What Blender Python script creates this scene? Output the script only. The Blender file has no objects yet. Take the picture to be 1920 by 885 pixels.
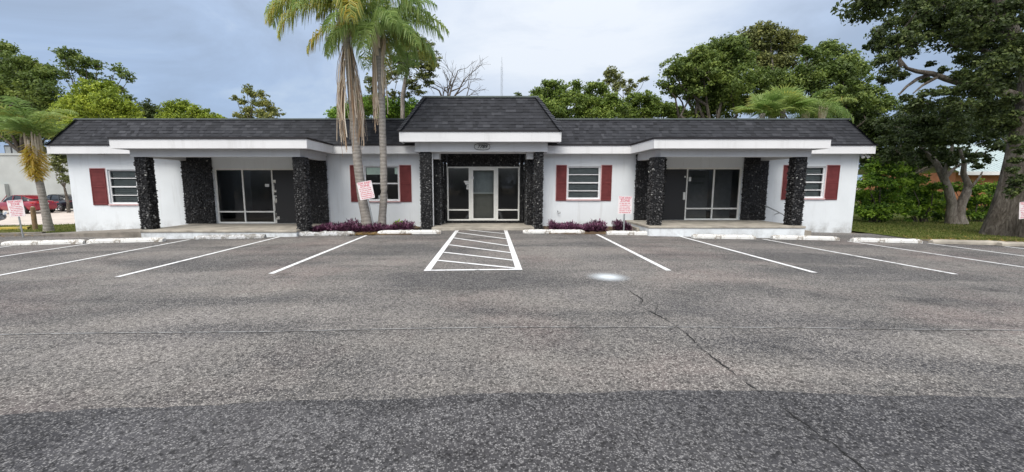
import bpy, bmesh, math, random
import numpy as np
from mathutils import Vector, Matrix
R = math.radians
rng = np.random.default_rng(7)
random.seed(7)
scene = bpy.context.scene
COL = scene.collection

# ------------------------------------------------------------------ camera
F, CX, CY, HOR, H = 770.0, 920.0, 442.5, 347.0, 1.6
PITCH = math.atan((CY - HOR) / F)
cam = bpy.data.cameras.new('camera')
cam.sensor_width = 36
cam.lens = F / 1920 * 36
cam.shift_x = (960 - CX) / 1920
cam.clip_end = 3000
cam.clip_start = 0.05
cob = bpy.data.objects.new('camera', cam)
COL.objects.link(cob)
cob.location = (0, 0, H)
cob.rotation_euler = (R(90) - PITCH, 0, 0)
scene.camera = cob

# ------------------------------------------------------------------ sky, sun, exposure
SUN_EL, SUN_AZ = 52, 200          # sun behind and left of the photographer, veiled by cloud
w = bpy.data.worlds.new('World'); scene.world = w; w.use_nodes = True
nt = w.node_tree; nt.nodes.clear()
def nd(tree, t, **kw):
    n = tree.nodes.new(t)
    for k, v in kw.items():
        setattr(n, k, v)
    return n
out = nd(nt, 'ShaderNodeOutputWorld')
sky = nd(nt, 'ShaderNodeTexSky', sky_type='NISHITA', sun_disc=False)
sky.sun_elevation = R(SUN_EL); sky.sun_rotation = R(SUN_AZ); sky.dust_density = 2; sky.ozone_density = 2
bg1 = nd(nt, 'ShaderNodeBackground'); bg1.inputs[1].default_value = 0.10
nt.links.new(sky.outputs[0], bg1.inputs[0])
tc = nd(nt, 'ShaderNodeTexCoord')
mp = nd(nt, 'ShaderNodeMapping'); mp.inputs['Scale'].default_value = (1.3, 1.3, 3.6)
nt.links.new(tc.outputs['Generated'], mp.inputs[0])
no = nd(nt, 'ShaderNodeTexNoise'); no.inputs['Scale'].default_value = 1.7; no.inputs['Detail'].default_value = 7
no.inputs['Roughness'].default_value = 0.58; no.inputs['Distortion'].default_value = 0.5
nt.links.new(mp.outputs[0], no.inputs[0])
rp = nd(nt, 'ShaderNodeValToRGB')
rp.color_ramp.elements[0].position = 0.36; rp.color_ramp.elements[0].color = (0.29, 0.38, 0.53, 1)
rp.color_ramp.elements[1].position = 0.66; rp.color_ramp.elements[1].color = (0.50, 0.61, 0.75, 1)
e = rp.color_ramp.elements.new(0.5); e.color = (0.345, 0.46, 0.655, 1)
nt.links.new(no.outputs[0], rp.inputs[0])
def wmath(op, a, b=None, clamp=False):
    n = nd(nt, 'ShaderNodeMath', operation=op, use_clamp=clamp)
    for i, v in enumerate((a, b)):
        if v is None: continue
        if isinstance(v, (int, float)): n.inputs[i].default_value = v
        else: nt.links.new(v, n.inputs[i])
    return n.outputs[0]
def wdot(v):
    n = nd(nt, 'ShaderNodeVectorMath', operation='DOT_PRODUCT')
    nt.links.new(tc.outputs['Generated'], n.inputs[0])
    n.inputs[1].default_value = Vector(v).normalized()
    return n.outputs['Value']
# thin bright cloud ahead right of centre
d = wmath('POWER', wmath('MAXIMUM', wdot((0.17, 1.0, 0.42)), 0.0), 16)
d = wmath('MULTIPLY', d, wmath('ADD', wmath('MULTIPLY', no.outputs[0], 2.4), -0.15), clamp=True)
mx = nd(nt, 'ShaderNodeMix', data_type='RGBA')
nt.links.new(d, mx.inputs['Factor']); nt.links.new(rp.outputs[0], mx.inputs['A'])
mx.inputs['B'].default_value = (0.74, 0.79, 0.86, 1)
# the cloud deck is brighter overhead and where the veiled sun stands
az = R(SUN_AZ)
sund = (math.sin(az) * math.cos(R(SUN_EL)), math.cos(az) * math.cos(R(SUN_EL)), math.sin(R(SUN_EL)))
zen = wmath('POWER', wmath('MAXIMUM', wdot((0, 0, 1)), 0.0), 2.0)
glow = wmath('POWER', wmath('MAXIMUM', wdot(sund), 0.0), 4)
k = wmath('ADD', wmath('ADD', wmath('MULTIPLY', zen, 1.0), wmath('MULTIPLY', glow, 2.0)), 1.0)
bg2 = nd(nt, 'ShaderNodeBackground')
mxz = nd(nt, 'ShaderNodeMix', data_type='RGBA')
nt.links.new(wmath('ADD', wmath('MULTIPLY', zen, 0.9), wmath('MULTIPLY', glow, 1.3), clamp=True), mxz.inputs['Factor'])
nt.links.new(mx.outputs['Result'], mxz.inputs['A']); mxz.inputs['B'].default_value = (0.70, 0.675, 0.65, 1)
nt.links.new(mxz.outputs['Result'], bg2.inputs[0]); nt.links.new(k, bg2.inputs[1])
ms = nd(nt, 'ShaderNodeMixShader'); ms.inputs[0].default_value = 0.88
nt.links.new(bg1.outputs[0], ms.inputs[1]); nt.links.new(bg2.outputs[0], ms.inputs[2])
nt.links.new(ms.outputs[0], out.inputs[0])

sl = bpy.data.lights.new('sun', 'SUN'); sl.energy = 1.9; sl.angle = R(28); sl.color = (1.0, 0.965, 0.90)
so = bpy.data.objects.new('sun', sl); COL.objects.link(so)
so.rotation_euler = (-Vector(sund)).to_track_quat('-Z', 'Y').to_euler()
so.location = (0, -5, 30)

scene.view_settings.view_transform = 'Standard'
scene.view_settings.look = 'None'
scene.view_settings.gamma = 1
scene.view_settings.exposure = 0.22
scene.render.resolution_x = 1024; scene.render.resolution_y = 472

# ------------------------------------------------------------------ pixel-to-world measuring helpers
sp_, cp_ = math.sin(PITCH), math.cos(PITCH)
def P(px, py, Y):
    dx, dy = (px - CX) / F, (CY - py) / F
    t = Y / (cp_ + dy * sp_)
    return Vector((dx * t, Y, H + (-sp_ + dy * cp_) * t))
def X(px, Y, py=345): return P(px, py, Y).x
def Z(py, Y): return P(CX, py, Y).z
def g(x):
    return -x * x / (x * x + 750.0)
def G(px, py):
    dx, dy = (px - CX) / F, (CY - py) / F
    r = Vector((dx, cp_ + dy * sp_, -sp_ + dy * cp_))
    z = 0.0
    for _ in range(12):
        t = (z - H) / r.z
        z = g(dx * t)
    return Vector((dx * t, r.y * t, z))

# ------------------------------------------------------------------ mesh helpers
class MB:
    def __init__(s):
        s.v = []; s.f = []; s.t = []; s.n = 0
    def add(s, v, f, tone=0.5):
        v = np.asarray(v, float)
        s.v.append(v)
        for i, q in enumerate(f):
            s.f.append(tuple(int(a) + s.n for a in q))
            s.t.append(tone)
        s.n += len(v)
    def quads(s, v4, tones):                 # v4: (n,4,3)
        n = len(v4)
        s.v.append(v4.reshape(-1, 3))
        idx = (np.arange(n * 4) + s.n).reshape(n, 4)
        s.f.extend(map(tuple, idx.tolist())); s.t.extend(np.asarray(tones).tolist())
        s.n += n * 4
    def box(s, x0, x1, y0, y1, z0, z1, tone=0.5):
        v = [(x, y, z) for z in (z0, z1) for y in (y0, y1) for x in (x0, x1)]
        s.add(v, [(0, 2, 3, 1), (4, 5, 7, 6), (0, 1, 5, 4), (2, 6, 7, 3), (0, 4, 6, 2), (1, 3, 7, 5)], tone)
    def quad(s, a, b, c, d, tone=0.5): s.add([a, b, c, d], [(0, 1, 2, 3)], tone)
    def tube(s, pts, rad, seg=8, tone=0.5, cap=True, squash=None):
        pts = [Vector(p) for p in pts]; n = len(pts)
        vs = []
        up = Vector((0.13, 0.31, 1)).normalized()
        for i, p in enumerate(pts):
            d = (pts[min(i + 1, n - 1)] - pts[max(i - 1, 0)])
            if d.length < 1e-9: d = Vector((0, 0, 1))
            d.normalize()
            a = d.cross(up if abs(d.dot(up)) < 0.95 else Vector((1, 0, 0))).normalized()
            b = d.cross(a)
            r = rad[i] if hasattr(rad, '__len__') else rad
            for k in range(seg):
                an = 2 * math.pi * k / seg
                vs.append(p + a * (r * math.cos(an)) + b * (r * math.sin(an)))
        fs = []
        for i in range(n - 1):
            for k in range(seg):
                fs.append((i * seg + k, i * seg + (k + 1) % seg, (i + 1) * seg + (k + 1) % seg, (i + 1) * seg + k))
        if cap:
            fs.append(tuple(range(seg - 1, -1, -1))); fs.append(tuple((n - 1) * seg + k for k in range(seg)))
        s.add(vs, fs, tone)
    def build(s, name, mat, parent=None, origin=None, smooth=False):
        me = bpy.data.meshes.new(name)
        V = np.concatenate(s.v) if s.v else np.zeros((0, 3))
        org = np.array(parent_org(parent)) if parent is not None else np.array(origin if origin is not None else (0, 0, 0), float)
        V = V - org
        me.from_pydata(V.tolist(), [], s.f)
        a = me.attributes.new('tone', 'FLOAT', 'FACE')
        a.data.foreach_set('value', np.array(s.t, dtype=np.float32))
        if smooth: me.polygons.foreach_set('use_smooth', [True] * len(me.polygons))
        me.materials.append(mat)
        me.update()
        o = bpy.data.objects.new(name, me)
        COL.objects.link(o)
        if parent is not None: o.parent = parent
        else: o.location = org
        return o
def parent_org(p):
    v = Vector((0, 0, 0))
    while p is not None:
        v += p.location; p = p.parent
    return v
def tag(o, label=None, cat=None, group=None, kind=None):
    if label: o['label'] = label
    if cat: o['category'] = cat
    if group: o['group'] = group
    if kind: o['kind'] = kind
    return o
def empty(name, loc, label, cat, group=None, rz=0):
    o = bpy.data.objects.new(name, None); COL.objects.link(o)
    o.empty_display_size = 0.3
    o.location = loc; o.rotation_euler = (0, 0, rz)
    return tag(o, label, cat, group)
def copy_tree(o, parent=None):
    c = o.copy(); COL.objects.link(c); c.parent = parent
    for ch in list(o.children): copy_tree(ch, c)
    return c
def bevel(o, wd=0.01, seg=2):
    m = o.modifiers.new('bevel', 'BEVEL'); m.width = wd; m.segments = seg; m.limit_method = 'ANGLE'
    return o
def text_mesh(txt, size, ext=0.003, shear=0.0, bold=0.0):
    cu = bpy.data.curves.new('lettering', 'FONT'); cu.body = txt; cu.size = size
    cu.align_x = 'CENTER'; cu.align_y = 'CENTER'; cu.extrude = ext; cu.shear = shear; cu.offset = bold
    cu.resolution_u = 3
    o = bpy.data.objects.new('lettering', cu); COL.objects.link(o)
    dg = bpy.context.evaluated_depsgraph_get(); dg.update()
    me = bpy.data.meshes.new_from_object(o.evaluated_get(dg))
    v = np.array([tuple(p.co) for p in me.vertices]) if len(me.vertices) else np.zeros((0, 3)); f = [tuple(p.vertices) for p in me.polygons]
    bpy.data.objects.remove(o); bpy.data.curves.remove(cu); bpy.data.meshes.remove(me)
    return v, f

# ------------------------------------------------------------------ materials
def mat_base(name):
    m = bpy.data.materials.new(name); m.use_nodes = True
    t = m.node_tree; b = t.nodes['Principled BSDF']
    return m, t, b
def noise(t, scale, detail=4, rough=0.55, vec=None, dist=0.0):
    n = nd(t, 'ShaderNodeTexNoise'); n.inputs['Scale'].default_value = scale
    n.inputs['Detail'].default_value = detail; n.inputs['Roughness'].default_value = rough
    n.inputs['Distortion'].default_value = dist
    if vec is None: vec = nd(t, 'ShaderNodeTexCoord').outputs['Object']
    t.links.new(vec, n.inputs['Vector'])
    return n.outputs['Fac']
def ramp(t, fac, stops):
    n = nd(t, 'ShaderNodeValToRGB')
    el = n.color_ramp.elements
    while len(el) < len(stops): el.new(0.5)
    for e_, (p, c) in zip(el, stops):
        e_.position = p; e_.color = (*c, 1) if len(c) == 3 else c
    t.links.new(fac, n.inputs[0]); return n.outputs[0]
def mth(t, op, a, b=None, clamp=False):
    n = nd(t, 'ShaderNodeMath', operation=op, use_clamp=clamp)
    for i, v in enumerate((a, b)):
        if v is None: continue
        if isinstance(v, (int, float)): n.inputs[i].default_value = v
        else: t.links.new(v, n.inputs[i])
    return n.outputs[0]
def mixc(t, fac, a, b, blend='MIX'):
    n = nd(t, 'ShaderNodeMix', data_type='RGBA', blend_type=blend)
    for key, v in (('Factor', fac), ('A', a), ('B', b)):
        if isinstance(v, (int, float)): n.inputs[key].default_value = v
        elif isinstance(v, tuple): n.inputs[key].default_value = (*v, 1)
        else: t.links.new(v, n.inputs[key])
    return n.outputs['Result']
def bump(t, b, h, strength=0.3, dist=0.01):
    n = nd(t, 'ShaderNodeBump'); n.inputs['Strength'].default_value = strength; n.inputs['Distance'].default_value = dist
    t.links.new(h, n.inputs['Height']); t.links.new(n.outputs[0], b.inputs['Normal'])
def simple(name, col, rough=0.6, metal=0.0, var=0.12, scale=6.0, bmp=0.0, bscale=60, spec=0.5):
    m, t, b = mat_base(name)
    n = noise(t, scale)
    lo = tuple(c * (1 - var) for c in col); hi = tuple(min(1, c * (1 + var)) for c in col)
    t.links.new(ramp(t, n, [(0.3, lo), (0.7, hi)]), b.inputs['Base Color'])
    b.inputs['Roughness'].default_value = rough; b.inputs['Metallic'].default_value = metal
    b.inputs['Specular IOR Level'].default_value = spec
    if bmp: bump(t, b, noise(t, bscale, 3), bmp, 0.01)
    return m
def tonemat(name, stops, rough=0.7, noisescale=2.0, noiseamt=0.35, transl=0.0, spec=0.3, bmp=0.0):
    m, t, b = mat_base(name)
    at = nd(t, 'ShaderNodeAttribute', attribute_name='tone', attribute_type='GEOMETRY')
    n = noise(t, noisescale, 3)
    fac = mth(t, 'ADD', at.outputs['Fac'], mth(t, 'MULTIPLY', mth(t, 'SUBTRACT', n, 0.5), noiseamt), clamp=True)
    c = ramp(t, fac, stops)
    t.links.new(c, b.inputs['Base Color'])
    b.inputs['Roughness'].default_value = rough; b.inputs['Specular IOR Level'].default_value = spec
    if bmp: bump(t, b, noise(t, 30, 3), bmp, 0.01)
    if transl:
        tr = nd(t, 'ShaderNodeBsdfTranslucent'); t.links.new(c, tr.inputs[0])
        mxs = nd(t, 'ShaderNodeMixShader'); mxs.inputs[0].default_value = transl
        o = t.nodes['Material Output']
        t.links.new(b.outputs[0], mxs.inputs[1]); t.links.new(tr.outputs[0], mxs.inputs[2])
        t.links.new(mxs.outputs[0], o.inputs[0])
    return m

def asphalt_mat(name, base_lo, base_hi, stone, tint, stonecut, seed=0.0):
    m, t, b = mat_base(name)
    tcn = nd(t, 'ShaderNodeTexCoord').outputs['Object']
    mpn = nd(t, 'ShaderNodeMapping'); mpn.inputs['Location'].default_value = (seed, seed * 2, 0); t.links.new(tcn, mpn.inputs[0]); v = mpn.outputs[0]
    vo = nd(t, 'ShaderNodeTexVoronoi'); vo.inputs['Scale'].default_value = 90; t.links.new(v, vo.inputs['Vector'])
    sep = nd(t, 'ShaderNodeSeparateColor'); t.links.new(vo.outputs['Color'], sep.inputs[0])
    vo2 = nd(t, 'ShaderNodeTexVoronoi'); vo2.inputs['Scale'].default_value = 48; t.links.new(v, vo2.inputs['Vector'])
    sep2 = nd(t, 'ShaderNodeSeparateColor'); t.links.new(vo2.outputs['Color'], sep2.inputs[0])
    big = noise(t, 0.32, 5, 0.6, v); med = noise(t, 1.6, 5, 0.65, v); fine = noise(t, 14, 4, 0.7, v)
    # brownish / pinkish / grey drift over the lot
    mp2 = nd(t, 'ShaderNodeMapping'); mp2.inputs['Scale'].default_value = (0.35, 1.3, 1); t.links.new(tcn, mp2.inputs[0])
    drift = noise(t, 0.62, 4, 0.5, mp2.outputs[0], 0.6)
    f = mth(t, 'ADD', mth(t, 'MULTIPLY', drift, 0.78), mth(t, 'MULTIPLY', med, 0.22))
    basec = ramp(t, f, [(0.40, base_lo), (0.60, base_hi)])
    tintc = ramp(t, big, [(0.38, (1.0, 1.0, 1.03)), (0.5, (1, 1, 1)), (0.62, tint)])
    basec = mixc(t, 1.0, basec, tintc, 'MULTIPLY')
    basec = mixc(t, 0.9, basec, ramp(t, fine, [(0.3, (0.84, 0.84, 0.84)), (0.7, (1.14, 1.14, 1.14))]), 'MULTIPLY')
    st = ramp(t, sep.outputs[0], [(stonecut, (0, 0, 0)), (min(stonecut + 0.16, 1), (1, 1, 1))])
    st2 = ramp(t, sep2.outputs[1], [(0.80, (0, 0, 0)), (0.88, (1, 1, 1))])
    stm = mth(t, 'MAXIMUM', st, mth(t, 'MULTIPLY', st2, 0.75))
    inside = ramp(t, vo.outputs['Distance'], [(0.35, (1, 1, 1)), (0.62, (0.1, 0.1, 0.1))])
    stm = mth(t, 'MULTIPLY', mth(t, 'MULTIPLY', stm, inside), mth(t, 'ADD', mth(t, 'MULTIPLY', f, 1.3), 0.15), clamp=True)
    scol = ramp(t, sep.outputs[2], [(0.0, tuple(c * 0.6 for c in stone)), (1.0, stone)])
    c = mixc(t, stm, basec, scol)
    dk = ramp(t, sep2.outputs[0], [(0.12, (0.35, 0.35, 0.35)), (0.3, (1, 1, 1))])
    c = mixc(t, 0.8, c, dk, 'MULTIPLY')
    oil = noise(t, 1.15, 3, 0.5, v, 0.3)
    c = mixc(t, 0.75, c, ramp(t, oil, [(0.64, (1, 1, 1)), (0.72, (0.55, 0.55, 0.56))]), 'MULTIPLY')
    t.links.new(c, b.inputs['Base Color'])
    b.inputs['Roughness'].default_value = 0.85; b.inputs['Specular IOR Level'].default_value = 0.25
    hgt = mth(t, 'ADD', mth(t, 'MULTIPLY', vo.outputs['Distance'], -1.0), mth(t, 'MULTIPLY', sep.outputs[1], 0.5))
    bump(t, b, hgt, 0.42, 0.005)
    return m
M = {}
M['asphalt'] = asphalt_mat('worn_asphalt', (0.066, 0.065, 0.067), (0.158, 0.147, 0.138), (0.52, 0.495, 0.46), (1.09, 0.98, 0.98), 0.58)
M['asphalt_dark'] = asphalt_mat('sealed_asphalt', (0.038, 0.038, 0.041), (0.072, 0.071, 0.075), (0.33, 0.325, 0.325), (1.02, 1.0, 1.0), 0.62, 5)
def worn_paint(name, col, under, cut=0.42, scale=9.0, rough=0.6):
    m, t, b = mat_base(name)
    n = mth(t, 'ADD', mth(t, 'MULTIPLY', noise(t, scale, 8, 0.7), 0.65), mth(t, 'MULTIPLY', noise(t, scale * 9, 3, 0.6), 0.35))
    c = ramp(t, n, [(cut - 0.04, under), (cut + 0.02, col), (1.0, tuple(min(1, a * 1.08) for a in col))])
    t.links.new(c, b.inputs['Base Color']); b.inputs['Roughness'].default_value = rough
    bump(t, b, n, 0.3, 0.004)
    return m
M['line'] = worn_paint('line_paint', (0.74, 0.75, 0.76), (0.16, 0.155, 0.15), 0.435, 7)
M['line_old'] = worn_paint('faded_line_paint', (0.30, 0.30, 0.30), (0.11, 0.105, 0.10), 0.50, 3)
M['stop'] = worn_paint('painted_concrete', (0.72, 0.72, 0.70), (0.28, 0.25, 0.21), 0.47, 5)
M['stop_worn'] = worn_paint('chipped_painted_concrete', (0.58, 0.59, 0.60), (0.24, 0.23, 0.21), 0.51, 7)
M['concrete'] = simple('concrete', (0.36, 0.33, 0.28), 0.85, var=0.3, scale=2.5, bmp=0.3)
M['kerb'] = simple('kerb_concrete', (0.20, 0.18, 0.155), 0.9, var=0.4, scale=3, bmp=0.4)
M['yellow'] = worn_paint('yellow_kerb_paint', (0.50, 0.38, 0.07), (0.3, 0.28, 0.22), 0.44, 3)
M['gravel'] = simple('pale_gravel', (0.52, 0.46, 0.41), 0.95, var=0.15, scale=1.2, bmp=0.4, bscale=20)

def wall_mat(name, col, stain):
    m, t, b = mat_base(name)
    tcn = nd(t, 'ShaderNodeTexCoord').outputs['Object']
    sx = nd(t, 'ShaderNodeSeparateXYZ'); t.links.new(tcn, sx.inputs[0])
    big = noise(t, 0.7, 5, 0.6, tcn)
    c = ramp(t, big, [(0.3, tuple(a * 0.93 for a in col)), (0.7, tuple(min(1, a * 1.04) for a in col))])
    mps = nd(t, 'ShaderNodeMapping'); mps.inputs['Scale'].default_value = (5, 5, 0.5); t.links.new(tcn, mps.inputs[0])
    st = noise(t, 1.0, 5, 0.65, mps.outputs[0])
    c = mixc(t, mth(t, 'MULTIPLY', ramp(t, st, [(0.55, (0, 0, 0)), (0.8, (1, 1, 1))]), 0.40), c, (0.42, 0.42, 0.40))
    # grime splashed up from the ground: patchy, fades 0.45 m up
    low = nd(t, 'ShaderNodeMapRange'); t.links.new(sx.outputs['Z'], low.inputs[0])
    low.inputs[1].default_value = 0.32; low.inputs[2].default_value = -0.2; low.inputs[3].default_value = 0.0; low.inputs[4].default_value = 1.0
    gr = mth(t, 'MULTIPLY', low.outputs[0], ramp(t, noise(t, 2.2, 6, 0.7, tcn), [(0.42, (0, 0, 0)), (0.66, (1, 1, 1))]), clamp=True)
    c = mixc(t, mth(t, 'MULTIPLY', gr, stain), c, (0.20, 0.19, 0.17))
    t.links.new(c, b.inputs['Base Color']); b.inputs['Roughness'].default_value = 0.75
    b.inputs['Specular IOR Level'].default_value = 0.3
    bump(t, b, noise(t, 45, 4, 0.6, tcn), 0.25, 0.006)
    return m
M['wall'] = wall_mat('painted_stucco', (0.76, 0.80, 0.83), 0.8)
M['fascia'] = wall_mat('white_trim_paint', (0.74, 0.745, 0.755), 0.3)
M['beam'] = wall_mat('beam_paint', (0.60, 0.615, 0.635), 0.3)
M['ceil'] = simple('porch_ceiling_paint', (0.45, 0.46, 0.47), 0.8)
M['edge'] = simple('black_drip_edge', (0.012, 0.010, 0.012), 0.5)
M['cap'] = simple('roof_cap_metal', (0.10, 0.12, 0.115), 0.5)
M['shingle'] = tonemat('asphalt_shingles', [(0.0, (0.017, 0.018, 0.021)), (0.5, (0.035, 0.037, 0.044)), (1.0, (0.072, 0.075, 0.085))], 0.9, 1.0, 0.3, bmp=0.5)
M['shutter'] = simple('red_shutter_paint', (0.155, 0.036, 0.037), 0.7, var=0.18, scale=4, spec=0.2)
M['pink'] = simple('faded_pink_undercoat', (0.62, 0.42, 0.42), 0.7)
M['rock'] = tonemat('black_lava_rock', [(0.0, (0.005, 0.005, 0.006)), (0.5, (0.030, 0.030, 0.031)), (0.8, (0.11, 0.11, 0.112)), (1.0, (0.36, 0.36, 0.34))], 0.5, 9, 0.6, spec=0.45, bmp=0.8)
M['mortar'] = simple('dark_mortar', (0.014, 0.014, 0.015), 0.9, var=0.5, scale=12)
M['alu'] = simple('pale_aluminium', (0.80, 0.80, 0.76), 0.5, 0.0, var=0.06)
M['alu_dark'] = simple('dark_bronze_frame', (0.10, 0.10, 0.10), 0.45, 0.2)  # one even dark metal colour, for the roof unit and car grilles
M['blackdoor'] = worn_paint('black_door_paint', (0.022, 0.022, 0.024), (0.10, 0.10, 0.10), 0.37, 5, 0.45)
M['peel'] = worn_paint('peeled_paint', (0.70, 0.68, 0.62), (0.03, 0.03, 0.03), 0.47, 5)
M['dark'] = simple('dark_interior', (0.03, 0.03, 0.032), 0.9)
M['blind'] = simple('grey_blind', (0.48, 0.50, 0.50), 0.8, var=0.1)
M['blind_warm'] = simple('beige_blind', (0.33, 0.31, 0.26), 0.8, var=0.15, scale=2)
M['paper'] = simple('paper', (0.72, 0.73, 0.72), 0.8, var=0.05)
M['paper_grey'] = simple('grey_paper', (0.36, 0.38, 0.38), 0.8, var=0.15, scale=20)
M['paper_green'] = simple('green_paper', (0.38, 0.50, 0.44), 0.8, var=0.1)
M['steel'] = simple('galvanised_steel', (0.42, 0.44, 0.45), 0.45, 0.6)
M['signwhite'] = simple('sign_face', (0.80, 0.74, 0.75), 0.5, var=0.04)
M['signred'] = simple('sign_red', (0.62, 0.10, 0.16), 0.5, var=0.1)
M['numberblack'] = simple('number_black', (0.03, 0.03, 0.03), 0.5)
M['plaque'] = simple('plaque_grey', (0.50, 0.51, 0.50), 0.6)
def bark_mat(name, lo, mid, hi):
    m, t, b = mat_base(name)
    tcn = nd(t, 'ShaderNodeTexCoord').outputs['Object']
    mpn = nd(t, 'ShaderNodeMapping'); mpn.inputs['Scale'].default_value = (9, 9, 2.2); t.links.new(tcn, mpn.inputs[0])
    n1 = noise(t, 1.3, 6, 0.7, mpn.outputs[0], 0.8); n2 = noise(t, 1.1, 4, 0.6, tcn)
    f = mth(t, 'ADD', mth(t, 'MULTIPLY', n1, 0.65), mth(t, 'MULTIPLY', n2, 0.35))
    t.links.new(ramp(t, f, [(0.36, lo), (0.5, mid), (0.64, hi)]), b.inputs['Base Color']); b.inputs['Roughness'].default_value = 0.95
    b.inputs['Specular IOR Level'].default_value = 0.15
    bump(t, b, n1, 1.0, 0.06)
    return m
M['bark'] = bark_mat('oak_bark', (0.045, 0.038, 0.030), (0.125, 0.108, 0.090), (0.25, 0.225, 0.195))
M['bark_pale'] = bark_mat('pale_bark', (0.10, 0.085, 0.07), (0.24, 0.21, 0.18), (0.38, 0.35, 0.31))
def palm_trunk_mat():
    m, t, b = mat_base('palm_trunk')
    tcn = nd(t, 'ShaderNodeTexCoord').outputs['Object']
    wv = nd(t, 'ShaderNodeTexWave', bands_direction='Z'); wv.inputs['Scale'].default_value = 2.6
    wv.inputs['Distortion'].default_value = 5; wv.inputs['Detail'].default_value = 3; t.links.new(tcn, wv.inputs[0])
    c = mixc(t, 0.5, ramp(t, wv.outputs['Fac'], [(0.0, (0.20, 0.18, 0.155)), (0.25, (0.27, 0.25, 0.225)), (1, (0.31, 0.29, 0.26))]),
             ramp(t, noise(t, 9, 5, 0.7, tcn), [(0.3, (0.14, 0.12, 0.10)), (0.7, (0.42, 0.39, 0.36))]))
    t.links.new(c, b.inputs['Base Color']); b.inputs['Roughness'].default_value = 0.9
    bump(t, b, mth(t, 'ADD', wv.outputs['Fac'], noise(t, 22, 4, 0.7, tcn)), 0.5, 0.012)
    return m
M['palmtrunk'] = palm_trunk_mat()
def leafm(name, lo, mid, hi, tr=0.3, ns=0.6, na=0.5):
    return tonemat(name, [(0.0, lo), (0.5, mid), (1.0, hi)], 0.55, ns, na, tr, 0.35)
M['oak'] = leafm('oak_leaves', (0.054, 0.084, 0.019), (0.117, 0.176, 0.035), (0.240, 0.301, 0.061))
M['oak_dark'] = leafm('dark_oak_leaves', (0.034, 0.052, 0.016), (0.068, 0.101, 0.027), (0.143, 0.179, 0.046))
M['bright'] = leafm('yellow_green_leaves', (0.090, 0.134, 0.016), (0.232, 0.310, 0.030), (0.428, 0.502, 0.061))
M['mid'] = leafm('mid_green_leaves', (0.062, 0.104, 0.019), (0.152, 0.226, 0.038), (0.304, 0.368, 0.068))
M['olive'] = leafm('olive_leaves', (0.081, 0.097, 0.030), (0.169, 0.192, 0.057), (0.321, 0.326, 0.101))
M['pine'] = leafm('pine_needles', (0.071, 0.092, 0.024), (0.160, 0.192, 0.047), (0.339, 0.335, 0.095))
M['shrub'] = leafm('shrub_leaves', (0.032, 0.068, 0.009), (0.122, 0.236, 0.023), (0.348, 0.517, 0.057))
M['palmleaf'] = tonemat('palm_leaflets', [(0.0, (0.10, 0.16, 0.04)), (0.35, (0.21, 0.33, 0.09)), (0.62, (0.38, 0.47, 0.14)), (0.8, (0.62, 0.44, 0.05)), (1.0, (0.60, 0.44, 0.22))], 0.5, 1.2, 0.12, 0.48, 0.5)
M['deadleaf'] = tonemat('dead_fronds', [(0.0, (0.36, 0.22, 0.12)), (0.4, (0.64, 0.52, 0.39)), (1.0, (0.80, 0.73, 0.62))], 0.8, 2, 0.3, 0.15)
M['purple'] = tonemat('purple_leaves', [(0.0, (0.045, 0.016, 0.035)), (0.6, (0.14, 0.045, 0.098)), (1.0, (0.29, 0.13, 0.21))], 0.5, 2, 0.4, 0.2)
M['grassblade'] = tonemat('grass_blades', [(0.0, (0.07, 0.10, 0.02)), (0.6, (0.14, 0.18, 0.035)), (1.0, (0.30, 0.27, 0.10))], 0.7, 0.5, 0.7, 0.3)
M['litter'] = tonemat('fallen_leaves', [(0.0, (0.10, 0.06, 0.03)), (0.6, (0.26, 0.17, 0.07)), (1.0, (0.50, 0.34, 0.07))], 0.8, 1, 0.1)
def ground_mat(name, stops, sc=0.5):
    m, t, b = mat_base(name)
    tcn = nd(t, 'ShaderNodeTexCoord').outputs['Object']
    f = mth(t, 'ADD', mth(t, 'MULTIPLY', noise(t, sc, 5, 0.6, tcn), 0.6), mth(t, 'MULTIPLY', noise(t, 16, 4, 0.7, tcn), 0.4))
    t.links.new(ramp(t, f, stops), b.inputs['Base Color']); b.inputs['Roughness'].default_value = 0.95
    b.inputs['Specular IOR Level'].default_value = 0.1
    bump(t, b, noise(t, 40, 4, 0.7, tcn), 0.6, 0.02)
    return m
M['lawn'] = ground_mat('lawn_soil', [(0.36, (0.055, 0.075, 0.016)), (0.52, (0.10, 0.125, 0.026)), (0.64, (0.17, 0.145, 0.06))])
M['dirt'] = ground_mat('bare_dirt', [(0.36, (0.10, 0.08, 0.055)), (0.52, (0.19, 0.155, 0.11)), (0.64, (0.27, 0.23, 0.17))])
M['mulch'] = ground_mat('bed_mulch', [(0.36, (0.05, 0.035, 0.025)), (0.52, (0.12, 0.085, 0.055)), (0.66, (0.28, 0.20, 0.10))])
def glass_mat(name, tint, refl=1.0):
    m, t, b = mat_base(name)
    t.nodes.remove(b)
    tr = nd(t, 'ShaderNodeBsdfTransparent'); tr.inputs[0].default_value = (*tint, 1)
    gl = nd(t, 'ShaderNodeBsdfGlossy'); gl.inputs['Roughness'].default_value = 0.03; gl.inputs[0].default_value = (refl, refl, refl, 1)
    fr = nd(t, 'ShaderNodeFresnel'); fr.inputs[0].default_value = 1.5
    mi = nd(t, 'ShaderNodeMixShader'); t.links.new(fr.outputs[0], mi.inputs[0])
    t.links.new(tr.outputs[0], mi.inputs[1]); t.links.new(gl.outputs[0], mi.inputs[2])
    bp = nd(t, 'ShaderNodeBump'); bp.inputs['Strength'].default_value = 0.05; bp.inputs['Distance'].default_value = 0.02
    t.links.new(noise(t, 1.5, 2), bp.inputs['Height']); t.links.new(bp.outputs[0], gl.inputs['Normal'])
    t.links.new(mi.outputs[0], t.nodes['Material Output'].inputs[0])
    return m
M['glass'] = glass_mat('dark_tinted_glass', (0.42, 0.43, 0.44))
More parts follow.
